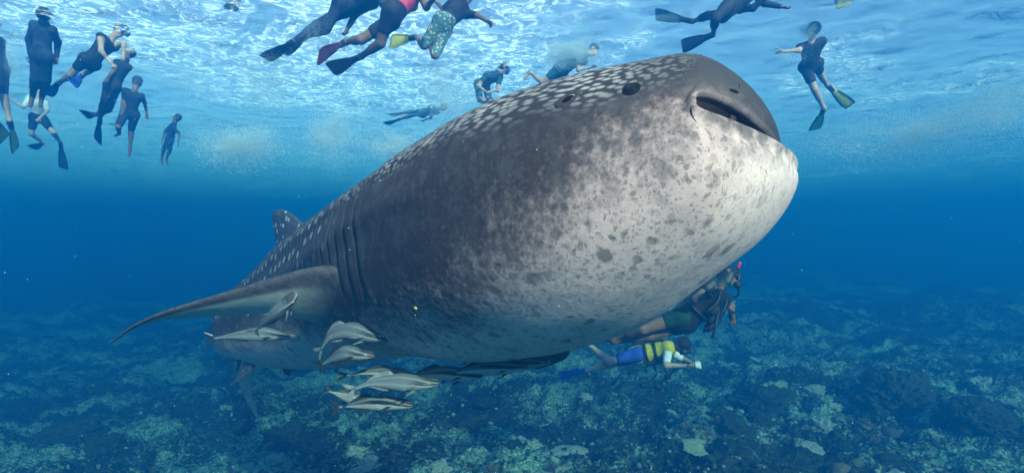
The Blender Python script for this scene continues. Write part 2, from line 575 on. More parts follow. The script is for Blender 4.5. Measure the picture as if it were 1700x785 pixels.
q = NT('whale_shark_skin')
a_s, a_d, a_v, a_lip = q.attr('along'), q.attr('dv'), q.attr('girth'), q.attr('lip')
ob = q.obj()
wob = q.noise(ob, 3.0, 4.0)
fine = q.noise(ob, 34.0, 5.0, .65)
grain = q.noise(ob, 120.0, 3.0, .6)
thr = q.ramp(a_s, -.42, 1.6, [(-.41, .05), (-.345, .17), (-.28, .31), (.1, .38), (.3, .46), (.5, .56), (.75, .65), (1.2, .70)])
thr2 = q.math('ADD', thr, q.map(a_s, 1.7, 3.2, 0, -.13, False))
pale = q.math('SUBTRACT', q.math('ADD', a_d, q.math('ADD', q.math('MULTIPLY', q.math('SUBTRACT', wob, .5), .22),
              q.math('MULTIPLY', q.math('SUBTRACT', fine, .5), .34))), thr2)
pale = q.map(pale, -.10, .17)
col = q.mix(pale, (.060, .043, .043), q.mix(q.map(a_d, .50, .84), (.69, .475, .445), (.93, .69, .63)))
# soft dark clouding high on the flank
cl = q.map(q.noise(ob, 9.0, 6.0, .7), .46, .62)
col = q.mix(q.math('MULTIPLY', cl, q.math('SUBTRACT', .55, q.math('MULTIPLY', pale, .42))), col, (.10, .09, .092))
# dark blotches of the throat and cheek: broken-edged, some large, many small
warp = q.n('ShaderNodeVectorMath', dict(operation='ADD'))
dn = q.n('ShaderNodeTexNoise', Vector=ob, Scale=16.0, Detail=5.0, Roughness=.7)
sub = q.n('ShaderNodeVectorMath', dict(operation='SUBTRACT')); q.L.new(dn.outputs['Color'], sub.inputs[0]); sub.inputs[1].default_value = (.5, .5, .5)
scl = q.n('ShaderNodeVectorMath', dict(operation='SCALE')); q.L.new(sub.outputs[0], scl.inputs[0]); scl.inputs['Scale'].default_value = .06
q.L.new(ob, warp.inputs[0]); q.L.new(scl.outputs[0], warp.inputs[1])
wv = warp.outputs[0]
def blotch(scale, rad, keep, seed):
    mp = q.n('ShaderNodeMapping', Vector=wv, Location=(seed, seed * .7, -seed)).outputs[0]
    v = q.n('ShaderNodeTexVoronoi', Vector=mp, Scale=scale)
    sep = q.n('ShaderNodeSeparateColor', Color=v.outputs['Color'])
    size = q.math('MULTIPLY', q.map(sep.outputs[0], keep, 1.0, 0, 1, False), rad)
    return q.math('MULTIPLY', q.map(q.math('SUBTRACT', size, v.outputs['Distance']), -.06, .20), q.map(sep.outputs[0], keep, keep + .02))
side = q.map(a_d, .50, .86, 1, .55)
away = q.map(a_s, -.30, .20, .35, 1.0)
b1 = q.math('MULTIPLY', blotch(13.0, .58, .70, 1.3), q.math('MULTIPLY', away, q.map(wob, .35, .65, .5, .95)))
b2 = q.math('MULTIPLY', blotch(25.0, .60, .50, 4.1), q.math('MULTIPLY', q.math('MULTIPLY', side, away), q.map(wob, .38, .62, .5, .95)))
b3 = q.math('MULTIPLY', q.math('MAXIMUM', blotch(46.0, .62, .35, 8.7), blotch(85.0, .60, .35, 2.9)), q.math('MULTIPLY', side, .75))
for b in (b3, b2, b1):
    col = q.mix(q.math('MULTIPLY', b, .78), col, (.10, .085, .09))
# pale spots of the back, close-set on the head, sparse in rows further aft
uvv = q.comb(a_s, a_v, 0.0)
vd = q.n('ShaderNodeTexVoronoi', dict(voronoi_dimensions='2D'), Vector=q.n('ShaderNodeMapping', Vector=uvv, Scale=(25.0, 35.0, 1)).outputs[0], Scale=1.0, Randomness=.85)
spot = q.map(q.math('ADD', vd.outputs['Distance'], q.math('MULTIPLY', q.math('SUBTRACT', fine, .5), .5)), .16, .52, 1, 0)
vd2 = q.n('ShaderNodeTexVoronoi', dict(voronoi_dimensions='2D'), Vector=q.n('ShaderNodeMapping', Vector=uvv, Scale=(6.5, 7.0, 1)).outputs[0], Scale=1.0, Randomness=.45)
spot2 = q.map(vd2.outputs['Distance'], .13, .24, 1, 0)
line = q.n('ShaderNodeTexWave', dict(wave_type='BANDS', bands_direction='X'), Vector=uvv, Scale=3.2, Distortion=.6, Detail=1.0)
spot2 = q.math('MAXIMUM', spot2, q.map(line.outputs[0], .93, .99, 0, .28))
aft = q.map(a_s, 1.55, 2.1)
headm = q.map(q.math('SUBTRACT', q.math('ADD', .345, q.math('MULTIPLY', q.math('SUBTRACT', wob, .5), .08)), a_d), -.03, .05)
headm = q.math('MULTIPLY', headm, q.map(a_s, -.18, .35))
aftm = q.map(a_d, .50, .40)
sp_fac = q.math('ADD', q.math('MULTIPLY', q.math('MULTIPLY', spot, headm), q.math('SUBTRACT', 1.0, aft)),
                q.math('MULTIPLY', q.math('MULTIPLY', spot2, aftm), aft), clamp=True)
backdark = q.map(a_d, .40, .30)
col = q.mix(q.math('MULTIPLY', backdark, .72), col, (.045, .042, .048))
col = q.mix(q.math('MULTIPLY', sp_fac, q.map(wob, .3, .65, .55, 1)), col, (.56, .48, .45))
# dark rim of the lips
col = q.mix(q.math('MULTIPLY', a_lip, q.map(q.noise(ob, 18.0, 4.0), .30, .62, .2, .95)), col, (.05, .045, .055))
col = q.mix(q.map(grain, .35, .75, 0, .18), col, (.03, .03, .03), 'MIX')
hgt = q.math('ADD', q.math('MULTIPLY', grain, .35), q.math('ADD', fine, q.math('MULTIPLY', q.noise(ob, 12.0, 4.0), 2.0)))
q.set(Base_Color=col, Roughness=q.map(fine, .3, .7, .58, .74), Specular_IOR_Level=.22, Normal=q.bump(hgt, .0013))
M_SKIN = q.m

shark = empty('whale_shark', sp[150], 'huge grey whale shark with pale blotched belly and spotted back', 'whale shark')
bpy.context.view_layer.update()
f = [tuple(x) for x in grid_faces(nrow, NT_).tolist()]
f.append(tuple(range((nrow - 1) * NT_, nrow * NT_)))
body_o = mk('body', rows.reshape(-1, 3), f, M_SKIN, shark,
            attrs=dict(along=s_attr, dv=dv_attr, girth=va_attr, lip=lip))

# mouth: palate, floor and the rasp-like tooth bands behind the lips
q = NT('mouth_lining')
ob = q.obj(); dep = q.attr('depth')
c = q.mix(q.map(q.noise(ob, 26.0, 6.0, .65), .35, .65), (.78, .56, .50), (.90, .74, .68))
c = q.mix(q.map(dep, .6, 1.0), c, (.05, .03, .03))  # blackens with depth: the gullet's shade is put into the colour
q.set(Base_Color=c, Roughness=.45, Specular_IOR_Level=.4, Normal=q.bump(q.noise(ob, 60.0, 4.0), .006))
M_MOUTH = q.m
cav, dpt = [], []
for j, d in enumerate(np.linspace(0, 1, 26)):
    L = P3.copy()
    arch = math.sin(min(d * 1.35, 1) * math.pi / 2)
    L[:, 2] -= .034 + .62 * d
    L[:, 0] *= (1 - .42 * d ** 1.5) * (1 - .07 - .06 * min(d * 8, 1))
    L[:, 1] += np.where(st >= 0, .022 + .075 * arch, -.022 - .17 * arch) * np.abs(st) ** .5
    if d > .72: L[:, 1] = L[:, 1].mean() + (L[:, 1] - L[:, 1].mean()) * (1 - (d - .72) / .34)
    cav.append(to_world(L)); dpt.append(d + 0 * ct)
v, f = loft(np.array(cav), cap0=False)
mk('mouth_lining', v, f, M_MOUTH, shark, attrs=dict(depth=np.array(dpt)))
q = NT('tooth_band')
wv_ = q.n('ShaderNodeTexWave', dict(wave_type='BANDS', bands_direction='Y'), Vector=q.comb(q.attr('run'), q.attr('across'), 0.0), Scale=1.6, Distortion=1.5, Detail=3.0)
q.set(Base_Color=q.mix(wv_.outputs[0], (.10, .07, .065), (.36, .28, .25)), Roughness=.6, Normal=q.bump(wv_.outputs[0], .006))
M_TEETH = q.m
for sgn_, nm in ((1, 'tooth_band'), (-1, 'tooth_band')):
    idx = np.where((st * sgn_ > .80))[0]
    idx = idx[np.argsort(ct[idx])]
    rr_, run, acr = [], [], []
    for j, d in enumerate(np.linspace(0, 1, 9)):
        L = P3[idx].copy(); L[:, 2] -= .045 + .085 * d
        L[:, 1] += sgn_ * (.030 + .018 * d - .016 * math.sin(d * math.pi)) * np.abs(st[idx]) ** .5 * (.55 if sgn_ > 0 else .7)
        rr_.append(to_world(L)); run.append(np.arange(len(idx)) * .05); acr.append(d * 3 + 0 * ct[idx])
    rr_ = np.array(rr_)
    mk(nm, rr_.reshape(-1, 3), [tuple(x) for x in grid_faces(9, len(idx), False).tolist()], M_TEETH, shark,
       attrs=dict(run=np.array(run), across=np.array(acr)))

# fins -------------------------------------------------------------
q = NT('shark_fin')
ob = q.obj(); nz = q.n('ShaderNodeNewGeometry'); under = q.attr('under')
n1 = q.noise(ob, 20.0, 5.0, .6)
top = q.mix(q.map(n1, .3, .7), (.055, .048, .055), (.115, .10, .11))
vs = q.n('ShaderNodeTexVoronoi', Vector=ob, Scale=9.0)
top = q.mix(q.math('MULTIPLY', q.map(vs.outputs['Distance'], .18, .28, 1, 0), q.attr('spots')), top, (.55, .52, .5))
bot = q.mix(q.map(n1, .3, .7), (.46, .46, .40), (.62, .61, .54))
q.set(Base_Color=q.mix(under, top, bot), Roughness=.55, Specular_IOR_Level=.25, Normal=q.bump(q.noise(ob, 70.0, 4.0), .004))
M_FIN = q.m


def lens_attr(n, nc, lo_val, fade):
    """1 on the under face of a fin_plate, feathered at the leading edge."""
    k = np.linspace(0, 1, nc)
    up = np.zeros(nc); dn = np.clip((k[::-1] - fade) / .10, 0, 1)[1:-1]
    a = np.r_[up, dn]
    # the other face carries the pale colour when reversed: leading edge stays index 0
    b = np.zeros_like(a); b[:nc] = np.clip((k - fade) / .10, 0, 1)
    return np.tile(b, (n, 1)) * np.clip((np.linspace(0, 1, n) - .08) / .22, 0, 1)[:, None]   # melts into the flank at the root


def shark_fin(name, lead, trail, thick, n=30, spots=0., under=None, nc=25, pale=0.):
    L, T = curve(lead, n), curve(trail, n)
    th_ = interp(np.linspace(0, 1, len(thick)), np.array(thick), np.linspace(0, 1, n))
    v, f = fin_plate(L, T, th_, nc)
    u = lens_attr(n, nc, 1, under) if under is not None else np.full((n, 2 * nc - 2), float(pale))
    return mk(name, v, f, M_FIN, shark, attrs=dict(under=u, spots=np.full(len(v), float(spots))))


from mathutils import Vector
from mathutils.bvhtree import BVHTree
SH_BVH = BVHTree.FromPolygons([tuple(v) for v in rows.reshape(-1, 3).tolist()], [tuple(x) for x in grid_faces(nrow, NT_).tolist()])


def hit(px, py):
    d = P(px, py, 1.0)
    loc, nor, i, dist = SH_BVH.ray_cast(Vector((0, 0, 0)), Vector(tuple(d)).normalized())
    if loc is None: return hit(px + (1100 - px) * .03, py + (300 - py) * .03)
    n = np.array(nor)
    if n @ d > 0: n = -n
    return np.array(loc), n, i


def hd_(px, py): return float(hit(px, py)[0][1])


d0_, d1_ = hd_(556, 446), hd_(545, 540)
lx = [(596, 456), (548, 441), (505, 446), (455, 461), (400, 478), (330, 499), (262, 521), (214, 545), (183, 570)]
tx = [(590, 556), (535, 540), (480, 527), (435, 522), (390, 523), (325, 527), (262, 533), (216, 549), (184, 571)]
lead = [P(*lx[0], hd_(*lx[0]) + .16)] + [P(x, y, d0_ + .01 + (3.45 - d0_) * k_) for (x, y), k_ in zip(lx[1:], np.linspace(0, 1, 8) ** .8)]
trail = [P(*tx[0], hd_(*tx[0]) + .20)] + [P(x, y, max(d1_, d0_ + .25) + .04 + (3.47 - max(d1_, d0_ + .25)) * k_) for (x, y), k_ in zip(tx[1:], np.linspace(0, 1, 8))]
thick = [.085, .075, .060, .050, .040, .030, .022, .014, .005]
right_fin = shark_fin('pectoral_fin', lead, trail, thick, under=.20)


shark_fin('pectoral_fin', [P(830, 440, 4.0), P(905, 515, 4.0), P(948, 566, 4.02), P(945, 588, 4.08), P(893, 613, 4.2)],
          [P(760, 480, 4.4), P(800, 545, 4.35), P(838, 585, 4.3), P(868, 600, 4.26), P(888, 611, 4.22)], [.08, .06, .045, .03, .006])


def on_back(s, h, side=0.0):
    i = int(np.argmin(np.abs(ss - s)))
    return sp[i] + uu[i] * h + rr[i] * side


def top_h(s): return float(interp(SH_S, np.array(SH_HT), [s])[0])
def bot_h(s): return -float(interp(SH_S, np.array(SH_HB), [s])[0])


shark_fin('dorsal_fin', [on_back(3.45, top_h(3.45) - .12), on_back(3.72, top_h(3.72) + .12), on_back(4.05, top_h(3.9) + .36), on_back(4.32, top_h(3.95) + .47), on_back(4.46, top_h(4.0) + .48)],
          [on_back(4.45, top_h(4.45) - .14), on_back(4.42, top_h(4.4) + .10), on_back(4.46, top_h(4.2) + .30), on_back(4.50, top_h(4.1) + .42), on_back(4.50, top_h(4.0) + .475)],
          [.06, .05, .038, .02, .006], spots=1.)
shark_fin('second_dorsal_fin', [on_back(5.7, .36), on_back(5.85, .46), on_back(6.05, .53), on_back(6.12, .54)], [on_back(6.05, .28), on_back(6.08, .40), on_back(6.14, .50), on_back(6.14, .53)], [.03, .025, .015, .004], spots=1.)
for sd in (1, -1):
    shark_fin('pelvic_fin', [on_back(4.7, -.40, .16 * sd), on_back(4.85, -.52, .24 * sd), on_back(5.05, -.60, .30 * sd), on_back(5.15, -.63, .32 * sd)],
              [on_back(5.15, -.34, .14 * sd), on_back(5.15, -.48, .21 * sd), on_back(5.19, -.59, .28 * sd), on_back(5.19, -.62, .31 * sd)], [.03, .025, .015, .005])
shark_fin('anal_fin', [on_back(5.75, -.30), on_back(5.9, -.42), on_back(6.08, -.50)], [on_back(6.1, -.24), on_back(6.1, -.38), on_back(6.14, -.49)], [.025, .018, .004])
# tail fin: long lower lobe hanging in view, upper lobe swept away behind the body
tb = sp[-1]; bk = tt[-1]
lo_l = [P(388, 580, 8.45), P(390, 612, 8.5), P(402, 650, 8.65), P(420, 684, 8.85), P(431, 702, 9.0)]
lo_t = [P(438, 596, 9.1), P(419, 618, 9.0), P(417, 648, 9.0), P(427, 682, 9.03), P(432, 702, 9.05)]
shark_fin('lower_tail_lobe', lo_l, lo_t, [.07, .05, .035, .02, .005], pale=.75)
up_l = [P(386, 596, 8.4), P(392, 566, 8.7), P(402, 535, 9.1), P(415, 505, 9.6)]
up_t = [P(440, 600, 9.3), P(424, 575, 9.5), P(420, 545, 9.6), P(420, 508, 9.75)]
shark_fin('upper_tail_lobe', up_l, up_t, [.07, .045, .03, .005], spots=.6)

# eyes, spiracles, nostrils ------------------------------------------
M_EYE = plain('eye_black', (.006, .006, .008), .12, .6, bump=0)
M_IRIS = plain('eye_iris', (.009, .008, .009), .6, .12, bump=.001)
M_LID = plain('eyelid', (.02, .017, .018), .85, .05, scale=40, bump=.003)
M_HOLE_SHADE = plain('dark_hollow', (.008, .007, .008), .8, .1)
M_FOLD = plain('lip_fold', (.05, .028, .028), .55, .3, scale=30)


def tangent_frame(c, n, i):
    t1 = tt[0] - n * (tt[0] @ n); t1 = unit(t1)
    return t1, np.cross(n, t1)


def mirror_head(p, vec=False):
    n = rr[0]
    return p - 2 * (((p if vec else p - sp[0])) @ n) * n


def torus(c, a, b, n, R, r, nR=28, nr=10, ex=1.0, ey=1.0):
    al = np.linspace(0, 2 * np.pi, nR, endpoint=False)
    be = np.linspace(0, 2 * np.pi, nr, endpoint=False)
    v = [c + (R + r * math.cos(y)) * (ex * math.cos(x) * a + ey * math.sin(x) * b) + r * math.sin(y) * n for x in al for y in be]
    f = [tuple((i % nR) * nr + j for i, j in ((u_, w_), (u_ + 1, w_), (u_ + 1, (w_ + 1) % nr), (u_, (w_ + 1) % nr))) for u_ in range(nR) for w_ in range(nr)]
    return np.array(v), f


c, n, i = hit(1048, 148); t1, t2 = tangent_frame(c, n, i)
R = .026
for mir in (False, True):
    C_, N_, T1, T2 = (c, n, t1, t2) if not mir else (mirror_head(c), mirror_head(n, True), mirror_head(t1, True), mirror_head(t2, True))
    e = Geo().add(*ellipsoid(C_ - N_ * .001, [T1 * R * 1.10, T2 * R * 1.05, N_ * R * .30], 24, 14)).obj('eye', M_IRIS, shark)
    Geo().add(*ellipsoid(C_ + N_ * .0060, [T1 * R * .55, T2 * R * .55, N_ * R * .12], 20, 12)).obj('pupil', M_EYE, e)
    Geo().add(*torus(C_ - N_ * .006, T1, T2, N_, R * 1.08, R * .30)).obj('eyelid', M_LID, e)
c, n, i = hit(943, 164); t1, t2 = tangent_frame(c, n, i)
dirn = unit(t1 * .86 + t2 * .5); d2 = np.cross(n, dirn)
for mir in (False, True):
    C_, N_, T1, T2 = (c, n, dirn, d2) if not mir else (mirror_head(c), mirror_head(n, True), mirror_head(dirn, True), mirror_head(d2, True))
    s_ = Geo().add(*torus(C_ - N_ * .009, T1, T2, N_, .030, .013, ex=1.35, ey=.75)).obj('spiracle', M_SKIN, shark,
          attrs=dict(along=np.full(280, .6), dv=np.full(280, .40), girth=np.zeros(280), lip=np.zeros(280)))
    Geo().add(*ellipsoid(C_ - N_ * .004, [T1 * .026, T2 * .016, N_ * .008], 18, 8)).obj('spiracle_shade', M_HOLE_SHADE, s_)  # near-black lump that paints the shade inside the opening
for (px, py), (qx, qy), r_ in (((1208, 148), (1229, 155), .006), ((1225, 134), (1227, 154), .0035)):
    a_, na, _ = hit(px, py); b_, nb, _ = hit(qx, qy)
    v, f = tube(curve([a_ - na * .004, (a_ + b_) / 2 + na * .001, b_ - nb * .004], 12), r_ * np.sin(np.linspace(.35, np.pi - .35, 12)), 10)
    mk('nostril_groove', v, f, M_LID, shark)
# fold of skin hanging in the open corner of the mouth and, below it, a dark tube painting the crease's shade
j0 = int(np.argmin(np.abs(np.degrees(th) - 46)))
base = P3[j0]
fa = to_world(base + np.array([-.005, .012, -.02])); fb = to_world(base + np.array([.045, -.038, -.035]))
fc = to_world(base + np.array([-.05, .012, .00])); fd = to_world(base + np.array([.005, -.038, -.02]))
v, f = fin_plate(curve([fa, (fa + fb) / 2, fb], 6), curve([fc, (fc + fd) / 2, fd], 6), .006)
mk('labial_fold', v, f, M_FOLD, shark)
pts = []
for px, py in ((1152, 169), (1147, 180), (1149, 192), (1155, 202), (1162, 209)):
    a_, na, _ = hit(px, py); pts.append(a_ - na * .0008)
v, f = tube(curve(pts, 16), .0026 * np.sin(np.linspace(.5, np.pi - .2, 16)), 8)
mk('mouth_crease_shade', v, f, M_LID, shark)
# a small yellowish parasite on the flank
c, n, i = hit(690, 511); t1, t2 = tangent_frame(c, n, i)
o = Geo().add(*ellipsoid(c, [t1 * .012, t2 * .010, n * .008], 12, 8)).obj('skin_parasite', plain('parasite_yellow', (.65, .42, .16), .5))
tag(o, 'tiny yellow parasite stuck to the whale shark flank', 'parasite')

# ------------------------------------------------------------------ remoras
def remora_material(name, back, belly, stripe, dark=0.0):
    q = NT(name)
    ob = q.obj(); h = q.attr('height'); t = q.attr('along')
    n = q.noise(ob, 40.0, 5.0, .6)
    hh = q.math('ADD', h, q.math('MULTIPLY', q.math('SUBTRACT', n, .5), .25))
    c = q.mix(q.map(hh, -.45, .35), belly, back)
    band = q.math('MULTIPLY', q.map(q.math('ABSOLUTE', q.math('SUBTRACT', hh, .22)), .20, .34, 1, 0), q.map(t, .16 + dark, .40 + dark, 1, .06 + dark))
    c = q.mix(band, c, stripe)
    edge = q.map(q.math('ABSOLUTE', q.math('SUBTRACT', q.math('ABSOLUTE', q.math('SUBTRACT', hh, .22)), .42)), .05, .12, .35, 0)
    c = q.mix(q.math('MULTIPLY', edge, q.map(t, .1, .5, .8, .25)), c, (.60, .60, .58))
    c = q.mix(q.map(q.noise(ob, 150.0, 2.0), .5, .8, 0, .2), c, (.05, .05, .05))
    q.set(Base_Color=c, Roughness=.42, Specular_IOR_Level=.35, Normal=q.bump(n, .0015))
    return q.m


M_REM = remora_material('remora_pale', (.12, .14, .152), (.23, .25, .256), (.022, .024, .028))
M_REMD = remora_material('remora_dark', (.11, .125, .12), (.36, .38, .35), (.012, .013, .014), .3)
M_REMF = plain('remora_fin', (.20, .205, .21), .5, .3, scale=30)
M_REMFD = plain('remora_fin_dark', (.03, .033, .034), .5, .3, scale=30)
M_REMFW = plain('remora_fin_edge', (.75, .76, .76), .5, .3, scale=30)
M_DISC = plain('remora_disc', (.09, .085, .09), .7, .2, scale=60, bump=.006)


def remora(pts, R, label, dark=False, tail_dark=False, tail_edge=False, flare=1.0, up=(0, 0, 1)):
    n, m = 46, 22
    R = R * .88
    path = curve(pts, n)
    L = np.linalg.norm(np.diff(path, axis=0), axis=1).sum()
    root = empty('remora', path[n // 2], label, 'remora', 'remoras escorting the whale shark')
    bpy.context.view_layer.update()
    t = np.gradient(path, axis=0); t /= np.linalg.norm(t, axis=1)[:, None]
    k = np.linspace(0, 1, n)
    prof = interp([0, .02, .07, .16, .28, .42, .60, .78, .92, 1.0], np.array([.10, .30, .56, .82, .98, 1.0, .74, .42, .20, .17]), k) * R
    wid = prof * interp([0, .12, .3, .6, 1], np.array([1.30, 1.25, .95, .78, .45]), k)
    a = np.linspace(0, 2 * np.pi, m, endpoint=False)
    ref = np.asarray(up, float)
    X = np.cross(t, ref); X /= np.linalg.norm(X, axis=1)[:, None]
    Z = np.cross(X, t)
    lowered = np.where(np.sin(a) < 0, 1.12, .88)          # flat head, fuller belly
    flat = interp([0, .15, .35, 1], np.array([.70, .80, 1.0, 1.0]), k)
    ringz = np.sin(a)[None] * (prof * flat)[:, None] * lowered[None]
    V = path[:, None] + (np.cos(a)[None] * wid[:, None])[..., None] * X[:, None] + ringz[..., None] * Z[:, None]
    v, f = loft(V)
    body_m = M_REMD if dark else M_REM
    fin_m = M_REMFD if (dark or tail_dark) else M_REMF
    b = mk('body', v, f, body_m, root, attrs=dict(height=np.tile(np.sin(a), (n, 1)), along=np.tile(k[:, None], (1, m))))
    at = lambda q: int(round(q * (n - 1)))

    def pt(q, z=0., x=0.):
        i = at(min(q, 1.0)); return path[i] + Z[i] * z * prof[i] + X[i] * x * wid[i] + (t[i] * (q - 1) * L if q > 1 else 0)
    fl = R * flare
    # tail
    e = path[-1]; T, Zt = t[-1], Z[-1]
    for s_ in (1, -1):
        o = Geo().add(*fin_plate(curve([e - T * .04 * L, e + T * .03 * L + Zt * .55 * fl * s_, e + T * .115 * L + Zt * 1.05 * fl * s_], 9),
                                 curve([e + T * .02 * L, e + T * .075 * L + Zt * .22 * fl * s_, e + T * .125 * L + Zt * 1.02 * fl * s_], 9), np.linspace(.05, .012, 9) * R)).obj('tail_fin', M_REMFD if (dark or tail_dark) else M_REMF, root)
        if tail_edge and s_ > 0:
            mk('tail_edge', *tube(curve([e + T * .01 * L + Zt * .4 * fl, e + T * .115 * L + Zt * 1.05 * fl], 6), .06 * R, 6), M_REMFW, o)
    # long soft dorsal and anal fins
    for s_, nm, q0, q1 in ((1, 'dorsal_fin', .52, .88), (-1, 'anal_fin', .54, .88)):
        o = Geo().add(*fin_plate(curve([pt(q0, .8 * s_), pt(q0 + .05, 1.15 * s_) + Z[at(q0 + .05)] * s_ * .30 * fl, pt(q0 + .10, 1.1 * s_) + Z[at(q0 + .10)] * s_ * .42 * fl], 8),
                                 curve([pt(q1, .7 * s_), pt(q1 - .06, 1.15 * s_) + Z[at(q1 - .06)] * s_ * .08 * fl, pt(q0 + .14, 1.1 * s_) + Z[at(q0 + .14)] * s_ * .38 * fl], 8), np.linspace(.07, .015, 8) * R)).obj(nm, fin_m, root)
    # paired fins
    for s_ in (1, -1):
        i = at(.25)
        for nm, z0, sw, ln, dz in (('pectoral_fin', -.25, .13, .95, -.25), ('pelvic_fin', -.85, .10, .70, -.45)):
            base = pt(.25, z0, .85 * s_ if nm == 'pectoral_fin' else .30 * s_)
            base2 = pt(.32, z0, .85 * s_ if nm == 'pectoral_fin' else .30 * s_)
            tip = base + t[i] * sw * L + X[i] * s_ * ln * fl + Z[i] * dz * fl * 1.3
            Geo().add(*fin_plate(curve([base, (base + tip) / 2 + X[i] * s_ * .12 * fl, tip], 7), curve([base2, (base2 + tip) / 2, tip + t[i] * .02 * L], 7), np.linspace(.06, .015, 7) * R)).obj(nm, fin_m, root)
        i = at(.105)
        e_ = Geo().add(*ellipsoid(path[i] + X[i] * s_ * wid[i] * .90 + Z[i] * .25 * prof[i], [t[i] * .12 * R, Z[i] * .12 * R, X[i] * .06 * R], 10, 7)).obj('eye', M_REMFW if not dark else M_IRIS, root)
        Geo().add(*ellipsoid(path[i] + X[i] * s_ * wid[i] * .95 + Z[i] * .25 * prof[i], [t[i] * .075 * R, Z[i] * .075 * R, X[i] * .05 * R], 10, 7)).obj('pupil', M_EYE, e_)
        # jaw line
        v, f = tube([path[at(.012)] + X[at(.012)] * s_ * wid[at(.012)] * .9 - Z[at(.012)] * prof[at(.012)] * .15, path[at(.06)] + X[at(.06)] * s_ * wid[at(.06)] * .97 - Z[at(.06)] * prof[at(.06)] * .28], .035 * R, 5)
        mk('jaw_line', v, f, M_LID, root)
    # sucker plate on top of the head
    i = at(.14)
    d = Geo().add(*ellipsoid(path[i] + Z[i] * prof[i] * flat[i] * .82, [t[i] * .13 * L, X[i] * wid[i] * .72, Z[i] * .12 * R], 20, 8)).obj('sucker_disc', M_DISC, root)
    for q_ in np.linspace(.05, .23, 9):
        i = at(q_); h_ = prof[i] * flat[i] * .82 + .115 * R
        mk('sucker_slat', *tube([path[i] + Z[i] * h_ - X[i] * wid[i] * .5, path[i] + Z[i] * (h_ + .02 * R), path[i] + Z[i] * h_ + X[i] * wid[i] * .5], .025 * R, 5), M_LID, d)
    return root


remora([P(494, 486, 3.12), P(484, 496, 3.13), P(464, 514, 3.16), P(445, 531, 3.20), P(425, 548, 3.26)], .047, 'pale remora clinging head up under the shark pectoral fin', up=(.3, -.6, .6))
remora([P(491, 557, 3.70), P(470, 556, 3.70), P(435, 553, 3.70), P(400, 555, 3.70), P(355, 561, 3.72)], .050, 'pale remora with white edged black tail behind pectoral fin', tail_dark=True, tail_edge=True)
remora([P(648, 564, 3.10), P(618, 556, 3.10), P(582, 547, 3.12), P(550, 556, 3.16), P(532, 580, 3.22)], .054, 'pale remora arched like a bow below the pectoral fin root')
remora([P(622, 591, 3.05), P(600, 588, 3.05), P(575, 584, 3.08), P(556, 592, 3.12), P(535, 604, 3.18)], .046, 'smaller pale remora with black tail under the arched one', tail_dark=True, flare=1.25)
remora([P(724, 640, 3.25), P(690, 628, 3.25), P(650, 617, 3.25), P(615, 617, 3.25), P(575, 622, 3.25)], .036, 'slim dark remora close above the pale one', dark=True)
remora([P(729, 637, 2.95), P(700, 635, 2.95), P(655, 632, 2.95), P(612, 636, 2.95), P(588, 645, 2.95)], .052, 'large pale remora with black eye stripe under the belly')
remora([P(801, 625, 3.10), P(770, 621, 3.10), P(735, 618, 3.10), P(705, 621, 3.10), P(672, 628, 3.12)], .046, 'dusky remora following ahead of the large pale one', dark=True)
remora([P(880, 609, 3.00), P(850, 609, 3.00), P(810, 609, 3.02), P(780, 613, 3.05), P(745, 621, 3.08)], .044, 'dusky remora pressed against the lowest belly', dark=True)
remora([P(915, 601, 3.20), P(885, 602, 3.20), P(850, 601, 3.22), P(820, 599, 3.25), P(780, 598, 3.30)], .038, 'half hidden remora between belly and far pectoral fin')
remora([P(615, 667, 3.30), P(600, 664, 3.28), P(578, 658, 3.26), P(560, 653, 3.24), P(546, 649, 3.22)], .036, 'black and white striped remora lowest behind the dark one', tail_dark=True)
remora([P(685, 674, 3.10), P(660, 669, 3.10), P(625, 667, 3.10), P(590, 671, 3.12), P(562, 675, 3.14)], .046, 'dark olive remora lowest of the school', dark=True, flare=1.2)

# ------------------------------------------------------------------ people
M_SKIN_A = plain('skin_tan', (.20, .115, .075), .5, .3, .12, 20, .001)
M_SKIN_B = plain('skin_light', (.48, .32, .24), .5, .3, .10, 20, .001)
M_HAIR = plain('hair_black', (.018, .015, .014), .6, .3, .4, 60, .004)
M_SUIT = plain('wetsuit_black', (.022, .024, .030), .7, .2, .25, 30, .003)
M_NAVY = plain('wetsuit_navy', (.022, .035, .075), .7, .2, .25, 30, .003)
M_TEAL = plain('rash_vest_teal', (.03, .10, .12), .75, .2, .2, 25, .003)
M_GREENS = plain('wetsuit_green', (.012, .045, .022), .75, .2, .25, 25, .003)
M_WHITE = plain('cloth_white', (.78, .78, .76), .8, .2, .06, 25, .004)
M_REDC = plain('cloth_red', (.62, .06, .12), .8, .2, .15, 25, .004)
M_BLUEC = plain('cloth_blue', (.03, .08, .42), .8, .2, .2, 25, .004)
M_YEL = plain('vest_yellow', (.72, .58, .05), .7, .25, .15, 25, .004)
M_RUB = plain('rubber_black', (.016, .017, .018), .45, .4, .25, 40, .002)
M_FYEL = plain('fin_yellow', (.78, .72, .08), .4, .4, .1, 20, .001)
M_FBLU = plain('fin_blue', (.02, .10, .62), .4, .4, .15, 20, .001)
M_FRED = plain('fin_maroon', (.20, .03, .06), .4, .4, .2, 20, .001)
M_METAL = plain('metal_grey', (.45, .46, .48), .35, .6, .1, 30, .001)
M_REDP = plain('plastic_red', (.70, .04, .04), .35, .5, .05, 20, .0005)
M_HOSE = plain('hose_yellow', (.62, .66, .04), .4, .4, .05, 20, .0005)
q = NT('mask_glass')
q.set(Base_Color=(.55, .75, .80, 1), Roughness=.05, Transmission_Weight=.6, IOR=1.2, Specular_IOR_Level=.6)
M_GLASS = q.m
q = NT('patterned_shorts')
vv = q.n('ShaderNodeTexVoronoi', Vector=q.obj(), Scale=22.0)
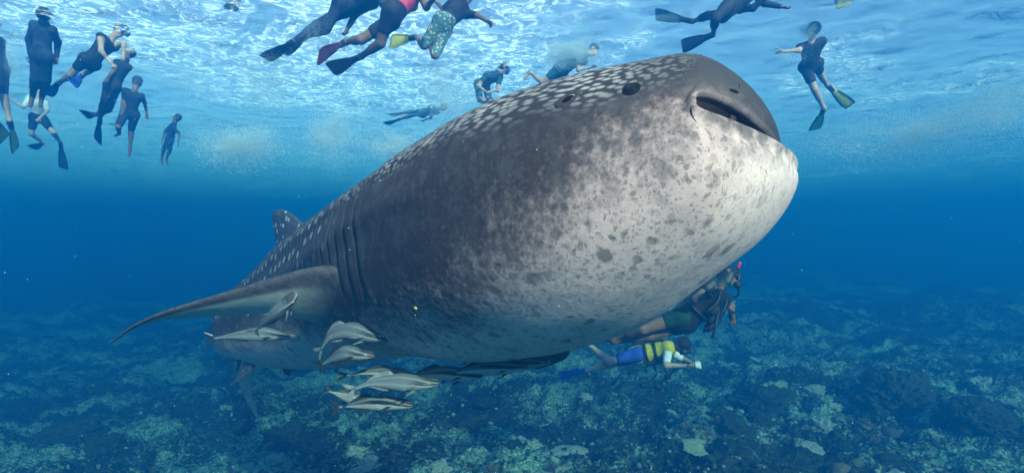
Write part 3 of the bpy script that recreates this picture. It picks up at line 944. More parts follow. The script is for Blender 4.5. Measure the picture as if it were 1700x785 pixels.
q.set(Base_Color=q.mix(q.map(vv.outputs['Distance'], .25, .45), (.45, .40, .30), (.05, .16, .18)), Roughness=.8)
M_PATT = q.m

SEG = dict(neck=.24, torso=.52, uarm=.30, farm=.26, thigh=.44, shin=.43, fin=.62, foot=.20)


def reach(prev, px, py, L, sign):
    """The point L metres from prev on the sight line of a pixel (nearer for sign<0, farther for sign>0)."""
    d = P(px, py, 1.0); b = (d @ prev) / (d @ d); t0 = d * b
    h2 = L * L - ((prev - t0) @ (prev - t0))
    if h2 <= 0:
        return prev + unit(t0 - prev) * L
    return t0 + unit(d) * math.sqrt(h2) * (1 if sign >= 0 else -1)


def dive_fin(ankle, toe, tip, side, parent, mat, w=.11, rib=None):
    """A swim fin worn on a foot: pocket, ribbed blade with side rails."""
    side = unit(side)
    base = ankle + (toe - ankle) * .35
    pts = curve([base, toe, toe + (tip - toe) * .5, tip], 12)
    k = np.linspace(0, 1, 12)
    wid = interp([0, .25, .45, .8, .95, 1], np.array([.045, .055, .075, w, w * .98, w * .86]), k)
    lead = pts - side * wid[:, None]; trl = pts + side * wid[:, None]
    fo = Geo().add(*fin_plate(lead, trl, np.linspace(.022, .006, 12), 9)).obj('swim_fin', mat, parent)
    v, f = sdf_mesh([(ankle + (toe - ankle) * .05, toe, .048, .046, 1.2, None)], .016, name='pocket')
    mk('foot_pocket', v, f, M_RUB if rib is None else rib, fo)
    for s_ in (-1, 1):
        mk('side_rail', *tube(pts[3:] + s_ * side * wid[3:, None], np.linspace(.012, .007, 9), 6), rib or mat, fo)
    return fo


def fingers(G, wrist, palm_end, wide, nrm, curl=.6, k=1.0):
    d = unit(palm_end - wrist)
    for i, (o, L) in enumerate(zip((-.030, -.010, .010, .029), (.066, .076, .072, .056))):
        r = palm_end - d * .012 + wide * o
        a = r + d * L * .45 * k - nrm * L * .10 * curl; b = a + d * L * .35 * k * (1 - .5 * curl) - nrm * L * .42 * curl
        c = b - d * L * .25 * curl * k - nrm * L * .28 * curl + d * L * .2 * (1 - curl)
        G.add(*tube([r, a, b, c], [.0105, .010, .009, .007], 7))
    r = wrist + d * .03 - wide * .030
    G.add(*tube([r, r + d * .035 - wide * .028 - nrm * .012, r + d * .062 - wide * .026 - nrm * .028], [.0125, .011, .008], 7))


def person(label, D, neck, head, pelvis, front, arms=(), legs=(), skin=None, wear=(), fin=None, fin_rib=None, fins=(True, True),
           hair=True, hood=None, fin_side=None, mask=None, snork=None, scale=1.0, h=None, group=None, curl=.6, hsign=1, psign=1):
    """All joints are photo pixels with a nearer/farther sign; limb lengths are human, so the depths follow."""
    skin = skin or M_SKIN_A
    S = {k_: v_ * scale for k_, v_ in SEG.items()}
    N = P(neck[0], neck[1], D)
    Q = reach(N, pelvis[0], pelvis[1], S['torso'], psign)
    H = reach(N, head[0], head[1], S['neck'], hsign)
    root = empty('person', Q, label, 'person', group)
    bpy.context.view_layer.update()
    up = unit(N - Q)
    fr = np.asarray(front, float); fr = unit(fr - up * (fr @ up)); ax = np.cross(fr, up)     # towards the person's right... sign does not matter
    if ax[0] < 0: ax = -ax
    h = h or max(.013, D * .0017)
    s_ = scale
    shl = [N - up * .06 * s_ - ax * .17 * s_, N - up * .06 * s_ + ax * .17 * s_]
    hip = [Q - ax * .095 * s_, Q + ax * .095 * s_]
    Pm = lambda a, b, ra, rb, fl=1.0, n=None: (np.asarray(a, float), np.asarray(b, float), ra * s_, rb * s_, fl, n)
    torso = [Pm(N - up * .13 * s_ - ax * .045 * s_, N - up * .36 * s_ - ax * .02 * s_, .125, .105, 1.25, fr), Pm(N - up * .13 * s_ + ax * .045 * s_, N - up * .36 * s_ + ax * .02 * s_, .125, .105, 1.25, fr),
             Pm(shl[0], shl[1], .066, .066), Pm(N - up * .36 * s_, Q, .115, .12, 1.15, fr)]
    hips = [Pm(hip[0], hip[1], .105, .105, 1.08, fr), Pm(Q + up * .12 * s_, Q, .125, .13, 1.15, fr)]
    hu = unit(H - N); hf = unit(fr - hu * (fr @ hu)); hx = np.cross(hf, hu)
    hd = [Pm(H + hu * .035 * s_ - hf * .015 * s_, H + hu * .01 * s_ + hf * .01 * s_, .098, .094), Pm(H - hu * .05 * s_ + hf * .045 * s_, H - hu * .075 * s_ + hf * .055 * s_, .058, .045),
          Pm(N - up * .03 * s_, H - hu * .04 * s_, .062, .056), Pm(H + hf * .10 * s_ + hu * .01 * s_, H + hf * .125 * s_ - hu * .025 * s_, .012, .018),
          Pm(H + hx * .097 * s_, H + hx * .105 * s_ - hu * .02 * s_, .02, .016), Pm(H - hx * .097 * s_, H - hx * .105 * s_ - hu * .02 * s_, .02, .016)]
    prims = torso + hips + hd
    A, LG, feet, hands = [], [], [], []
    for (side, e, w_) in arms:
        a0 = shl[side]
        E = reach(a0, e[0], e[1], S['uarm'], e[2]); W = reach(E, w_[0], w_[1], S['farm'], w_[2])
        A.append((a0, E, W)); prims += [Pm(a0, E, .056, .042), Pm(E, W, .043, .027)]
        hdv = unit(W - E); wide = np.cross(hdv, fr)
        wide = unit(wide) if np.linalg.norm(wide) > .1 else ax
        nr = np.cross(wide, hdv)
        pe = W + hdv * .085 * s_
        prims.append(Pm(W + hdv * .02 * s_, pe, .034, .038, 1.9, nr)); hands.append((W, pe, wide, nr))
    for (side, kn, an, tip) in legs:
        h0 = hip[side]
        K = reach(h0, kn[0], kn[1], S['thigh'], kn[2]); An = reach(K, an[0], an[1], S['shin'], an[2])
        T = reach(An, tip[0], tip[1], (S['foot'] + S['fin']) if fin else S['foot'], tip[2])
        toe = An + unit(T - An) * S['foot'] * .92
        LG.append((h0, K, An)); prims += [Pm(h0, K, .088, .058), Pm(K, An, .056, .036), Pm(K + (An - K) * .12, K + (An - K) * .45, .050, .050), Pm(An, toe, .040, .032)]
        feet.append((An, toe, T))
    v, f = sdf_mesh(prims, h, .035 * s_, name='body')
    G = Geo().add(v, f.tolist())
    for W, pe, wide, nr in hands: fingers(G, W, pe, wide, nr, curl)
    G.obj('body', skin, root)
    for nm, mat, torso_on, sleeve, hips_on, leg_on, inf in wear:
        pr = []
        if torso_on: pr += torso
        if hips_on: pr += hips
        if torso_on == 2: pr += [Pm(N - up * .03 * s_, N + (H - N) * .25, .066, .062)]
        if sleeve:
            for a0, E, W in A:
                pr.append(Pm(a0, a0 + (E - a0) * min(sleeve, 1), .056, .056 - .014 * min(sleeve, 1)))
                if sleeve > 1: pr.append(Pm(E, E + (W - E) * (sleeve - 1), .043, .043 - .016 * (sleeve - 1)))
        if leg_on:
            for h0, K, An in LG:
                pr.append(Pm(h0, h0 + (K - h0) * min(leg_on, 1), .088, .088 - .03 * min(leg_on, 1)))
                if leg_on > 1:
                    pr.append(Pm(K, K + (An - K) * (leg_on - 1), .056, .056 - .02 * (leg_on - 1))); pr.append(Pm(K + (An - K) * .12, K + (An - K) * .45, .050, .050))
        v, f = sdf_mesh(pr, h, .035 * s_, inflate=inf, name=nm)
        mk(nm, v, f, mat, root)
    if hair:
        pr = [Pm(H + hu * .035 * s_ - hf * .015 * s_, H + hu * .0 * s_ - hf * .005 * s_, .108, .104)]
        v, f = sdf_mesh(pr, min(h, .014), .03, clip=lambda g: (g - (H - hu * .02 * s_)) @ unit(hf - hu * .6) - .035 * s_)
        mk('hair', v, f, M_HAIR, root)
    if hood:
        v, f = sdf_mesh([(a, b, ra * 1.02, rb * 1.02, fl, n_) for a, b, ra, rb, fl, n_ in hd[:3]], min(h, .012), .03, inflate=.012, clip=lambda g: (g - H) @ hf - .080 * s_)
        mk('hood', v, f, hood, root)
    if mask:
        c_ = H + hf * .112 * s_ + hu * .025 * s_
        a_ = np.linspace(0, 2 * np.pi, 24, endpoint=False)
        se = lambda q_, e_: np.sign(q_) * np.abs(q_) ** e_
        loop = lambda off, wx, wz: c_ + hf * off * s_ + (wx * s_ * se(np.cos(a_), .6))[:, None] * hx + (wz * s_ * se(np.sin(a_), .6))[:, None] * hu
        mo = Geo().add(*loft([loop(-.05, .078, .052), loop(.0, .085, .056), loop(.02, .080, .050), loop(.012, .068, .040)], False, False)).obj('mask', mask, root)
        Geo().add(*loft([loop(.010, .072, .043), loop(.014, .070, .042)])).obj('glass', M_GLASS, mo)
        al = np.linspace(.25, np.pi * 2 - .25, 22) + np.pi / 2
        strap = [H + hu * .025 * s_ + (math.cos(x) * hx * .108 + math.sin(x) * hf * .108) * s_ - hf * .012 * s_ for x in al]
        mk('strap', *tube(strap, .010 * s_, 6, 2.0), M_RUB, mo)
    if snork is not None:
        sd = hx * snork[1]
        p0 = H - hu * .07 * s_ + hf * .13 * s_
        pts_ = curve([p0, p0 + sd * .08 * s_ - hf * .02 * s_, H + sd * .125 * s_ + hf * .03 * s_, H + sd * .125 * s_ + hu * .17 * s_ - hf * .03 * s_, H + sd * .12 * s_ + hu * .34 * s_ - hf * .06 * s_], 14)
        so = mk('snorkel', *tube(pts_, .0135 * s_, 8), snork[0], root)
        mk('snorkel_tip', *tube(pts_[-4:] , .0175 * s_, 8), snork[2], so)
    if fin:
        for (An, toe, T), on in zip(feet, fins):
            if on: dive_fin(An, toe, T, np.cross(unit(T - An), unit(np.cross(ax, unit(T - An)))) if True else ax, root, fin, rib=fin_rib, w=.105 * s_) if fin_side is None else dive_fin(An, toe, T, np.asarray(fin_side, float), root, fin, rib=fin_rib, w=.105 * s_)
    return dict(root=root, N=N, Q=Q, H=H, up=up, fr=fr, ax=ax, A=A, LG=LG, hf=hf, hu=hu, hx=hx, shl=shl, hands=hands, feet=feet)


WET = lambda m, sl=1.95, lg=1.95: ('wetsuit', m, 2, sl, True, lg, .010)
SHORTS = lambda m, lg=.62: ('shorts', m, 0, 0, True, lg, .016)
SHIRT = lambda m, sl=.6: ('shirt', m, 1, sl, False, 0, .012)
VEST = lambda m: ('vest', m, 1, 0, False, 0, .030)
snorkelers = 'snorkellers at the surface'

# left cluster
person('snorkeller in yellow and black fins kicking beside the white shirted one', 9.5, (-10, 62), (-14, 30), (2, 130), (1, .3, 0),
       arms=[(0, (-30, 100, -1), (-35, 140, -1))], legs=[(0, (6, 176, 1), (17, 205, 1), (26, 250, 1)), (1, (-12, 182, 1), (-6, 205, 1), (8, 232, 1))],
       wear=[WET(M_NAVY, 1.0, .9)], fin=M_FYEL, fin_rib=M_RUB, skin=M_SKIN_B, group=snorkelers)
person('upright snorkeller in a full dark wetsuit with arms hanging', 9.4, (72, 40), (73, 24), (69, 92), (.1, 1, 0),
       arms=[(0, (48, 66, 1), (50, 92, 1)), (1, (96, 70, 1), (94, 97, 1))], legs=[(0, (58, 132, 1), (54, 160, 1), (48, 186, -1)), (1, (77, 132, 1), (70, 160, 1), (66, 184, -1))],
       wear=[WET(M_NAVY)], group=snorkelers, hsign=-1)
person('snorkeller in a dark suit with bare shoulders and blue fins', 9.9, (183, 66), (203, 48), (148, 104), (.4, -.2, -.8),
       arms=[(1, (205, 72, -1), (205, 92, -1)), (0, (168, 86, -1), (184, 104, -1))], legs=[(0, (118, 124, 1), (98, 138, 1), (76, 158, 1)), (1, (150, 116, 1), (138, 125, 1), (118, 138, -1))],
       wear=[('swimsuit', M_SUIT, 0, 0, True, .5, .012), ('vest', M_SUIT, 1, 0, False, 0, .008)], fin=M_FBLU, fin_rib=M_NAVY, skin=M_SKIN_B, mask=M_FBLU, group=snorkelers)
person('snorkeller in a white shirt stretching one arm with a dark fin trailing', 13.5, (62, 164), (70, 150), (64, 196), (.3, -1, .2),
       arms=[(0, (38, 178, -1), (16, 164, -1)), (1, (78, 185, -1), (66, 196, -1))], legs=[(1, (88, 220, -1), (100, 236, 1), (106, 280, 1)), (0, (52, 222, 1), (72, 238, 1), (52, 246, 1))],
       wear=[SHIRT(M_WHITE, .9), SHORTS(M_SUIT)], fin=M_NAVY, skin=M_SKIN_B, group=snorkelers)
person('snorkeller in black diving down with a long black fin below', 11.0, (206, 104), (214, 88), (184, 148), (-.5, -.6, -.6),
       arms=[(0, (190, 116, -1), (178, 130, -1))], legs=[(0, (170, 182, 1), (166, 198, 1), (162, 236, 1)), (1, (180, 182, 1), (160, 190, 1), (138, 190, 1))],
       wear=[WET(M_SUIT, 1.0, 1.6)], fin=M_NAVY, group=snorkelers)
person('broad snorkeller in dark shorts sinking legs first', 13.5, (222, 152), (228, 137), (216, 188), (-.2, 1, 0),
       arms=[(0, (204, 174, 1), (200, 200, 1)), (1, (240, 170, 1), (244, 190, 1))], legs=[(0, (196, 210, -1), (198, 222, 1), (190, 226, 1)), (1, (218, 216, 1), (216, 246, 1), (214, 262, 1))],
       wear=[SHORTS(M_SUIT, .9), SHIRT(M_SUIT, .5)], scale=1.08, group=snorkelers)
person('small far snorkeller treading water alone', 17.0, (288, 208), (294, 196), (281, 234), (-.8, -.6, 0),
       arms=[(1, (298, 222, -1), (296, 236, -1)), (0, (272, 220, 1), (268, 236, 1))], legs=[(0, (272, 248, 1), (268, 264, 1), (270, 274, 1)), (1, (282, 250, 1), (276, 264, 1), (280, 276, 1))],
       wear=[WET(M_NAVY, 1.0, .9)], group=snorkelers)
# a fin tip dipping in from a swimmer above the frame
person('snorkeller almost out of sight above with one navy fin dipping in', 8.2, (455, -62), (472, -75), (435, -45), (.2, -.3, -1),
       legs=[(0, (414, -28, 1), (398, -12, 1), (382, 17, 1)), (1, (425, -50, 1), (405, -50, 1), (380, -40, 1))], wear=[WET(M_NAVY, 1.9, 1.9)], fin=M_NAVY, group=snorkelers)
# trio overhead
person('snorkeller in a dark wetsuit kicking two dark fins', 8.4, (622, -8), (648, -20), (566, 12), (.2, -.3, -1), psign=-1,
       arms=[(0, (585, 26, -1), (571, 58, -1)), (1, (640, 12, -1), (655, -6, 1))], legs=[(0, (522, 44, 1), (490, 68, 1), (440, 98, 1)), (1, (540, 52, -1), (510, 60, 1), (468, 88, 1))],
       wear=[WET(M_NAVY, 1.9, 1.95)], fin=M_NAVY, group=snorkelers)
person('stout snorkeller in black shorts and red top with maroon fins', 7.9, (690, -12), (712, -28), (650, 26), (.3, -.4, -1), psign=-1,
       arms=[(1, (712, 20, -1), (722, -5, -1))], legs=[(0, (600, 66, 1), (574, 70, 1), (528, 96, -1)), (1, (632, 72, 1), (600, 94, 1), (548, 116, 1))],
       wear=[SHORTS(M_SUIT, .55), SHIRT(M_REDC, .5)], fin=M_FRED, scale=1.12, group=snorkelers)
person('snorkeller in a dark top and patterned shorts showing a yellow fin', 8.4, (772, 4), (790, -14), (735, 42), (.6, -.5, -.6), psign=-1,
       arms=[(1, (792, 26, -1), (810, 36, -1)), (0, (736, 18, -1), (725, 5, 1))], legs=[(0, (700, 82, -1), (692, 62, 1), (648, 70, 1)), (1, (722, 92, -1), (712, 62, 1), (676, 68, 1))],
       wear=[SHORTS(M_PATT, .95), SHIRT(M_SUIT, .95)], fin=M_FYEL, fins=(True, False), fin_side=(.25, -.3, .9), group=snorkelers)
person('snorkeller curled up in a froth of bubbles with clasped hands', 12.0, (822, 124), (836, 114), (800, 140), (.5, -.6, -.6),
       arms=[(0, (786, 152, -1), (806, 152, -1)), (1, (826, 150, -1), (812, 153, -1))], legs=[(0, (796, 166, -1), (812, 172, 1), (818, 168, 1)), (1, (812, 166, -1), (826, 172, 1), (830, 178, 1))],
       wear=[WET(M_TEAL, .5, .8)], skin=M_SKIN_B, mask=M_FBLU, group=snorkelers)
person('faint snorkeller stretched flat beyond the bubble columns', 16.5, (724, 182), (736, 178), (700, 188), (.2, -.4, -1),
       arms=[(0, (716, 196, 1), (704, 200, 1))], legs=[(0, (680, 193, 1), (664, 198, 1), (640, 206, 1)), (1, (682, 186, 1), (668, 188, 1), (648, 192, 1))], wear=[WET(M_TEAL, 1.0, 1.0)], fin=M_NAVY, group=snorkelers)
person('snorkeller bursting forward in white foam over the shark back', 11.2, (968, 94), (984, 84), (932, 116), (.5, -.5, -.7),
       arms=[(0, (960, 118, -1), (982, 112, -1))], legs=[(0, (900, 138, -1), (880, 120, 1), (868, 134, 1)), (1, (908, 140, 1), (890, 146, 1), (880, 150, 1))],
       wear=[WET(M_TEAL, .6, .6)], skin=M_SKIN_B, group=snorkelers)
person('snorkeller in a black suit trailing two long translucent black fins', 8.7, (1240, -2), (1264, -14), (1205, 18), (.2, -.5, -1), psign=-1,
       arms=[(1, (1272, 8, -1), (1298, 12, -1)), (0, (1250, 14, -1), (1274, -8, -1))], legs=[(0, (1176, 26, 1), (1150, 36, 1), (1088, 24, 1)), (1, (1188, 30, -1), (1184, 58, 1), (1132, 78, 1))],
       wear=[WET(M_SUIT, 1.9, 1.4)], fin=M_RUB, group=snorkelers)
person('snorkeller in a dark shirt and shorts with yellow and black fins', 9.6, (1347, 70), (1350, 50), (1346, 108), (.3, 1, .2),
       arms=[(0, (1326, 84, -1), (1300, 86, -1)), (1, (1358, 88, 1), (1362, 106, 1))], legs=[(1, (1362, 124, 1), (1373, 142, 1), (1412, 176, 1)), (0, (1353, 150, 1), (1368, 180, 1), (1352, 216, 1))],
       wear=[SHIRT(M_SUIT, .4), SHORTS(M_SUIT, .6)], fin=M_FYEL, fin_rib=M_RUB, skin=M_SKIN_B, group=snorkelers)
person('snorkeller out of the water above with one olive fin dipping in', 8.2, (1450, -70), (1470, -85), (1428, -55), (.3, -.3, -1),
       legs=[(0, (1408, -40, 1), (1388, -22, 1), (1402, 12, -1)), (1, (1412, -58, 1), (1392, -56, 1), (1370, -50, 1))], wear=[WET(M_SUIT, 1.0, 1.0)], fin=plain('fin_olive', (.22, .24, .05), .4, .4), group=snorkelers)

# scuba diver half hidden behind the shark
d1 = person('scuba diver in black gear and green suit hugging close behind the belly', 6.2, (1194, 478), (1207, 459), (1128, 540), (.75, -.65, 0), h=.012,
            arms=[(0, (1155, 497, -1), (1186, 484, -1)), (1, (1213, 508, 1), (1217, 528, -1))],
            legs=[(0, (1062, 548, -1), (1022, 562, 1), (1000, 556, 1)), (1, (1068, 560, 1), (1020, 566, 1), (1000, 560, 1))],
            wear=[('wetsuit', M_GREENS, 2, .35, True, .35, .010), ('buoyancy_vest', M_RUB, 1, .25, False, 0, .040)], mask=M_RUB, curl=.9, hair=False, hood=M_RUB)
R_ = d1['root']; N_, Q_, fr_, up_, ax_ = d1['N'], d1['Q'], d1['fr'], d1['up'], d1['ax']
tk = N_ - fr_ * .22 - up_ * .04
mk('air_tank', *tube([tk + up_ * .07, tk + up_ * .05, tk, tk - up_ * .5, tk - up_ * .56], [.03, .07, .088, .088, .05], 18), M_METAL, R_)
dS = float(d1['H'][1]) - .02
sn_pts = curve([P(1209, 470, dS - .10), P(1216, 464, dS - .04), P(1221, 453, dS), P(1229, 435, dS)], 14)
so_ = mk('snorkel', *tube(sn_pts, .014, 8), M_RUB, R_)
mk('snorkel_tip', *tube(sn_pts[-4:], .019, 8), M_REDP, so_)
mk('regulator', *ellipsoid(d1['H'] + d1['hf'] * .145 - d1['hu'] * .075, [d1['hx'] * .045, d1['hu'] * .042, d1['hf'] * .035]), M_RUB, R_)
mo_ = d1['H'] + d1['hf'] * .15 - d1['hu'] * .08
mk('air_hose', *tube(curve([mo_, mo_ + ax_ * .16 - up_ * .08, N_ + ax_ * .24 - fr_ * .02, tk + up_ * .07], 18), .011, 7), M_RUB, R_)
mk('waist_strap', *tube(curve([Q_ + up_ * .16 + fr_ * .155 * math.cos(a) + ax_ * .175 * math.sin(a) for a in np.linspace(-1.7, 1.7, 12)], 24), .016, 6, 2.0), M_RUB, R_)
mk('gauge', *ellipsoid(N_ - up_ * .42 + fr_ * .20 + ax_ * .10, [up_ * .05, ax_ * .032, fr_ * .02]), M_RUB, R_)
mk('gauge_hose', *tube(curve([tk + up_ * .05, N_ + ax_ * .24 - up_ * .1, N_ - up_ * .3 + fr_ * .22 + ax_ * .18, N_ - up_ * .42 + fr_ * .2 + ax_ * .1], 18), .009, 6), M_RUB, R_)
for sd in (-.11, .11):
    mk('shoulder_strap', *tube(curve([N_ + ax_ * sd - fr_ * .16 - up_ * .16, N_ + ax_ * sd + up_ * .03, N_ + ax_ * sd + fr_ * .17 - up_ * .12, N_ + ax_ * sd * 1.1 + fr_ * .18 - up_ * .3], 18), .022, 6, .5), M_RUB, R_)
for i, sd in enumerate((-.06, .04, .13)):
    b_ = N_ - up_ * (.22 + .08 * i) + fr_ * .19 + ax_ * sd
    mk('pocket', *ellipsoid(b_, [up_ * .07, ax_ * .05, fr_ * .045]), M_SUIT, R_)
mk('trailing_tube', *tube(curve([N_ - up_ * .20 + fr_ * .2, N_ - up_ * .32 + fr_ * .27 - np.array([0, 0, .06]), N_ - up_ * .34 + fr_ * .25 - np.array([0, 0, .16])], 12), .014, 7), M_RUB, R_)
for k_, hnd in enumerate(d1['hands']):
    W, pe, wide, nr = hnd
    al = np.linspace(0, 2 * np.pi, 14)
    mk('wrist_cuff', *tube([W - unit(pe - W) * .09, W - unit(pe - W) * .015], .044, 12), M_RUB, R_)

# snorkel diver with the yellow vest near the bottom
d2 = person('diver in yellow vest and blue shorts holding a camera above the reef', 8.4, (1116, 578), (1133, 573), (1052, 590), (.35, -.35, -.9), h=.014, hsign=-1,
            arms=[(0, (1106, 606, -1), (1148, 607, 1)), (1, (1134, 596, 1), (1152, 604, -1))],
            legs=[(0, (1002, 602, -1), (978, 572, 1), (972, 566, 1)), (1, (1008, 606, 1), (974, 614, -1), (932, 624, 1))],
            wear=[('shirt', M_WHITE, 1, .8, False, 0, .012), SHORTS(M_BLUEC, .62), ('buoyancy_vest', M_YEL, 1, 0, False, 0, .045)], fin=M_FBLU, fins=(False, True), fin_rib=M_FBLU, fin_side=(.25, -.55, .8), mask=M_RUB, curl=.9, skin=M_SKIN_B)
R_ = d2['root']; N_, Q_, fr_, up_, ax_ = d2['N'], d2['Q'], d2['fr'], d2['up'], d2['ax']
tk = N_ - fr_ * .25 - up_ * .05
mk('air_tank', *tube([tk + up_ * .07, tk + up_ * .05, tk, tk - up_ * .45, tk - up_ * .5], [.03, .06, .08, .08, .05], 16), M_YEL, R_)
for t_ in (.12, .26, .40):
    mk('vest_strap', *tube(curve([N_ - up_ * t_ + fr_ * .165 * math.cos(a) + ax_ * .20 * math.sin(a) for a in np.linspace(-2.9, 2.9, 16)], 30), .014, 6, 1.6), M_RUB, R_)
for sd in (-.10, .10):
    mk('vest_strap', *tube(curve([N_ + ax_ * sd - fr_ * .17 - up_ * .3, N_ + ax_ * sd + up_ * .02 - fr_ * .05, N_ + ax_ * sd + fr_ * .15 - up_ * .15, N_ + ax_ * sd + fr_ * .16 - up_ * .42], 18), .016, 6, 1.5), M_RUB, R_)
dn = np.array([0, 0, -1.])
for i, (t_, L_) in enumerate(((.34, .30), (.20, .38), (.06, .24))):
    b_ = N_ - up_ * t_ + fr_ * .17
    ho = mk('dangling_hose', *tube(curve([b_, b_ + dn * L_ * .5 + up_ * .06, b_ + dn * L_ - up_ * (.05 if i else .14)], 12), .012, 7), M_RUB, R_)
    mk('mouthpiece', *ellipsoid(b_ + dn * L_ - up_ * (.05 if i else .14), [up_ * .055, ax_ * .045, dn * .04]), M_RUB, ho)
hp = P(1116, 508, 7.6)
mk('yellow_hose', *tube(curve([tk + up_ * .05, P(1102, 546, 7.9), P(1108, 528, 7.7), hp, P(1130, 490, 7.5)], 20), .018, 8), M_HOSE, R_)
W, pe, wide, nr = d2['hands'][1]
hc = (d2['hands'][0][1] + d2['hands'][1][1]) / 2 + up_ * .05
co = Geo().add(*loft([hc + fr_ * (-.035 + .07 * z) + up_ * q_ * .0 + np.array([[math.copysign(abs(math.cos(a)) ** .4, math.cos(a)) * .042, 0, math.copysign(abs(math.sin(a)) ** .4, math.sin(a)) * .028] for a in np.linspace(0, 2 * np.pi, 20, endpoint=False)]) for z, q_ in ((0, 0), (1, 0))])).obj('camera_housing', M_WHITE)
tag(co, 'small white underwater camera held out by the yellow vested diver', 'camera')

# ------------------------------------------------------------------ seabed
def bed_h(x, y):
    x = np.asarray(x, float); y = np.asarray(y, float)
    p = np.stack([x, y, 0 * x], -1)
    big = fbm(p * .16, 3, 21)
    mid = fbm(p * .55 + 5.0, 3, 31)
    lump = np.abs(fbm(p * 1.5, 3, 41))
    r = np.hypot(x, y)
    fine = np.where(r < 34, fbm(p * 4.6, 3, 51, .6), 0)
    return BED_Z + .35 * big + .30 * mid + .30 * (.5 - lump) + .085 * fine + .07 * np.clip(x, -6, 14) - .10


q = NT('reef_rubble')
pos = q.pos()
geo = q.n('ShaderNodeNewGeometry')
n1 = q.noise(pos, .42, 6.0, .62, .6)
n2 = q.noise(pos, 3.4, 8.0, .70, .6)
n3 = q.noise(pos, 13.0, 6.0, .7)
v1 = q.voro(pos, 5.5); v2 = q.voro(pos, 17.0)
pale = q.math('ADD', q.math('MULTIPLY', n1, 1.35), q.math('MULTIPLY', n2, .65))
pale = q.math('ADD', pale, q.math('MULTIPLY', q.math('SUBTRACT', n3, .5), .7))
pale = q.map(pale, .95, 1.16)
dark = q.mix(q.map(n3, .35, .65), (.012, .018, .013), (.065, .078, .052))
lite = q.mix(q.map(v2, .1, .6), (.66, .80, .60), (.26, .36, .24))
c = q.mix(pale, dark, lite)
c = q.mix(q.map(v1, .02, .16, .55, 0), c, (.02, .022, .018))
c = q.mix(q.map(q.noise(pos, 1.7, 3.0), .60, .70, 0, .5), c, (.16, .12, .13))
hgt = q.math('ADD', q.math('MULTIPLY', n3, .5), q.math('ADD', q.math('MULTIPLY', v2, .5), q.math('MULTIPLY', v1, .8)))
q.set(Base_Color=c, Roughness=.85, Specular_IOR_Level=.12, Normal=q.bump(hgt, .10))
bed = sheet_obj('seabed', dict(r0=1.2, r1=72.0, nr=340, nfront=680, nback=90, height=bed_h, half=54.0), q.m)
tag(bed, 'rubble strewn reef seabed of pale coral rock and dark algae', 'seabed', kind='structure')


def bed_at(px, py):
    d = P(px, py, 1.0)
    t = np.linspace(5, 60, 2200)
    pts = d[None] * t[:, None]
    below = pts[:, 2] < bed_h(pts[:, 0], pts[:, 1])
    i = int(np.argmax(below)) if below.any() else len(t) - 1
    return pts[i]


def coral_mat(name, dark, lite, scale=9.0, polyp=40.0, bump=.02):
    q = NT(name)
    ob = q.obj(); n = q.noise(ob, scale, 6.0, .65); v = q.voro(ob, polyp)
    q.set(Base_Color=q.mix(q.map(q.math('ADD', n, q.math('MULTIPLY', q.math('SUBTRACT', v, .3), .35)), .36, .64), dark, lite), Roughness=.8, Specular_IOR_Level=.15,
          Normal=q.bump(q.math('ADD', n, q.math('MULTIPLY', v, .4)), bump))
    return q.m


M_CDARK = coral_mat('coral_dark', (.012, .016, .012), (.07, .075, .05), 7)
M_CPALE = coral_mat('coral_pale', (.10, .10, .07), (.62, .58, .46), 6)
M_CTAN = coral_mat('coral_tan', (.10, .075, .04), (.36, .27, .15), 10)
M_CYEL = coral_mat('coral_yellowish', (.16, .16, .08), (.60, .58, .34), 8)
M_CPUR = coral_mat('coral_mauve', (.05, .04, .055), (.20, .16, .20), 9)
M_CRED = coral_mat('sponge_rust', (.09, .035, .02), (.28, .12, .07), 12)
_iv, _if = icosphere(4)
_iv3, _if3 = icosphere(3)
_iv5, _if5 = icosphere(5)


def lump_mesh(name, seed, mat, flat=.6, rough=.35, lobes=1.6, crev=.2, fine=False):
    _v, _f = (_iv5, _if5) if fine else (_iv, _if)
    n = fbm(_v * lobes + seed * 7.1, 5, seed, .6)
    b = np.abs(fbm(_v * lobes * 3.1 + seed, 4, seed + 60, .65))
    r = 1 + (.6 if fine else 1.) * rough * n + .4 * crev * (.4 - b) + (.045 * fbm(_v * 16 + seed, 3, seed + 9, .7) if fine else 0)
    v = _v * r[:, None] * np.array([1, 1, flat])
    v[:, 2] = np.where(v[:, 2] < -.2, -.2 + (v[:, 2] + .2) * .4, v[:, 2])
    return mesh_data(name, v, _f, mat)


def brain_mesh(name, seed, mat):
    g = np.sin(14 * fbm(_iv * 1.7 + seed, 2, seed) + 10 * _iv[:, 0])
    v = _iv * (1 + .045 * g + .06 * noise3(_iv * 2 + seed, seed))[:, None] * np.array([1, 1, .72])
    return mesh_data(name, v, _if, mat)


def table_mesh(name, seed, mat):
    a = np.linspace(0, 2 * np.pi, 44, endpoint=False)
    edge = 1 + .22 * noise3(np.stack([np.cos(a) * 2, np.sin(a) * 2, 0 * a + seed], -1), seed) + .06 * noise3(np.stack([np.cos(a) * 9, np.sin(a) * 9, 0 * a], -1), seed)
    rings = []
    for r, z in ((.10, -.45), (.14, -.15), (.35, -.02), (.7, .05), (.97, .11), (1.0, .14), (.97, .17), (.8, .13), (.6, .10), (.4, .07), (.2, .06), (.03, .07)):
        w = 1 + (edge - 1) * r
        bump = .035 * noise3(np.stack([np.cos(a) * r * 7, np.sin(a) * r * 7, 0 * a + seed * 3.], -1), seed + 5) * (r > .3)
        rings.append(np.stack([np.cos(a) * r * w, np.sin(a) * r * w, z + bump], -1))
    v, f = loft(rings)
    return mesh_data(name, v, f, mat)


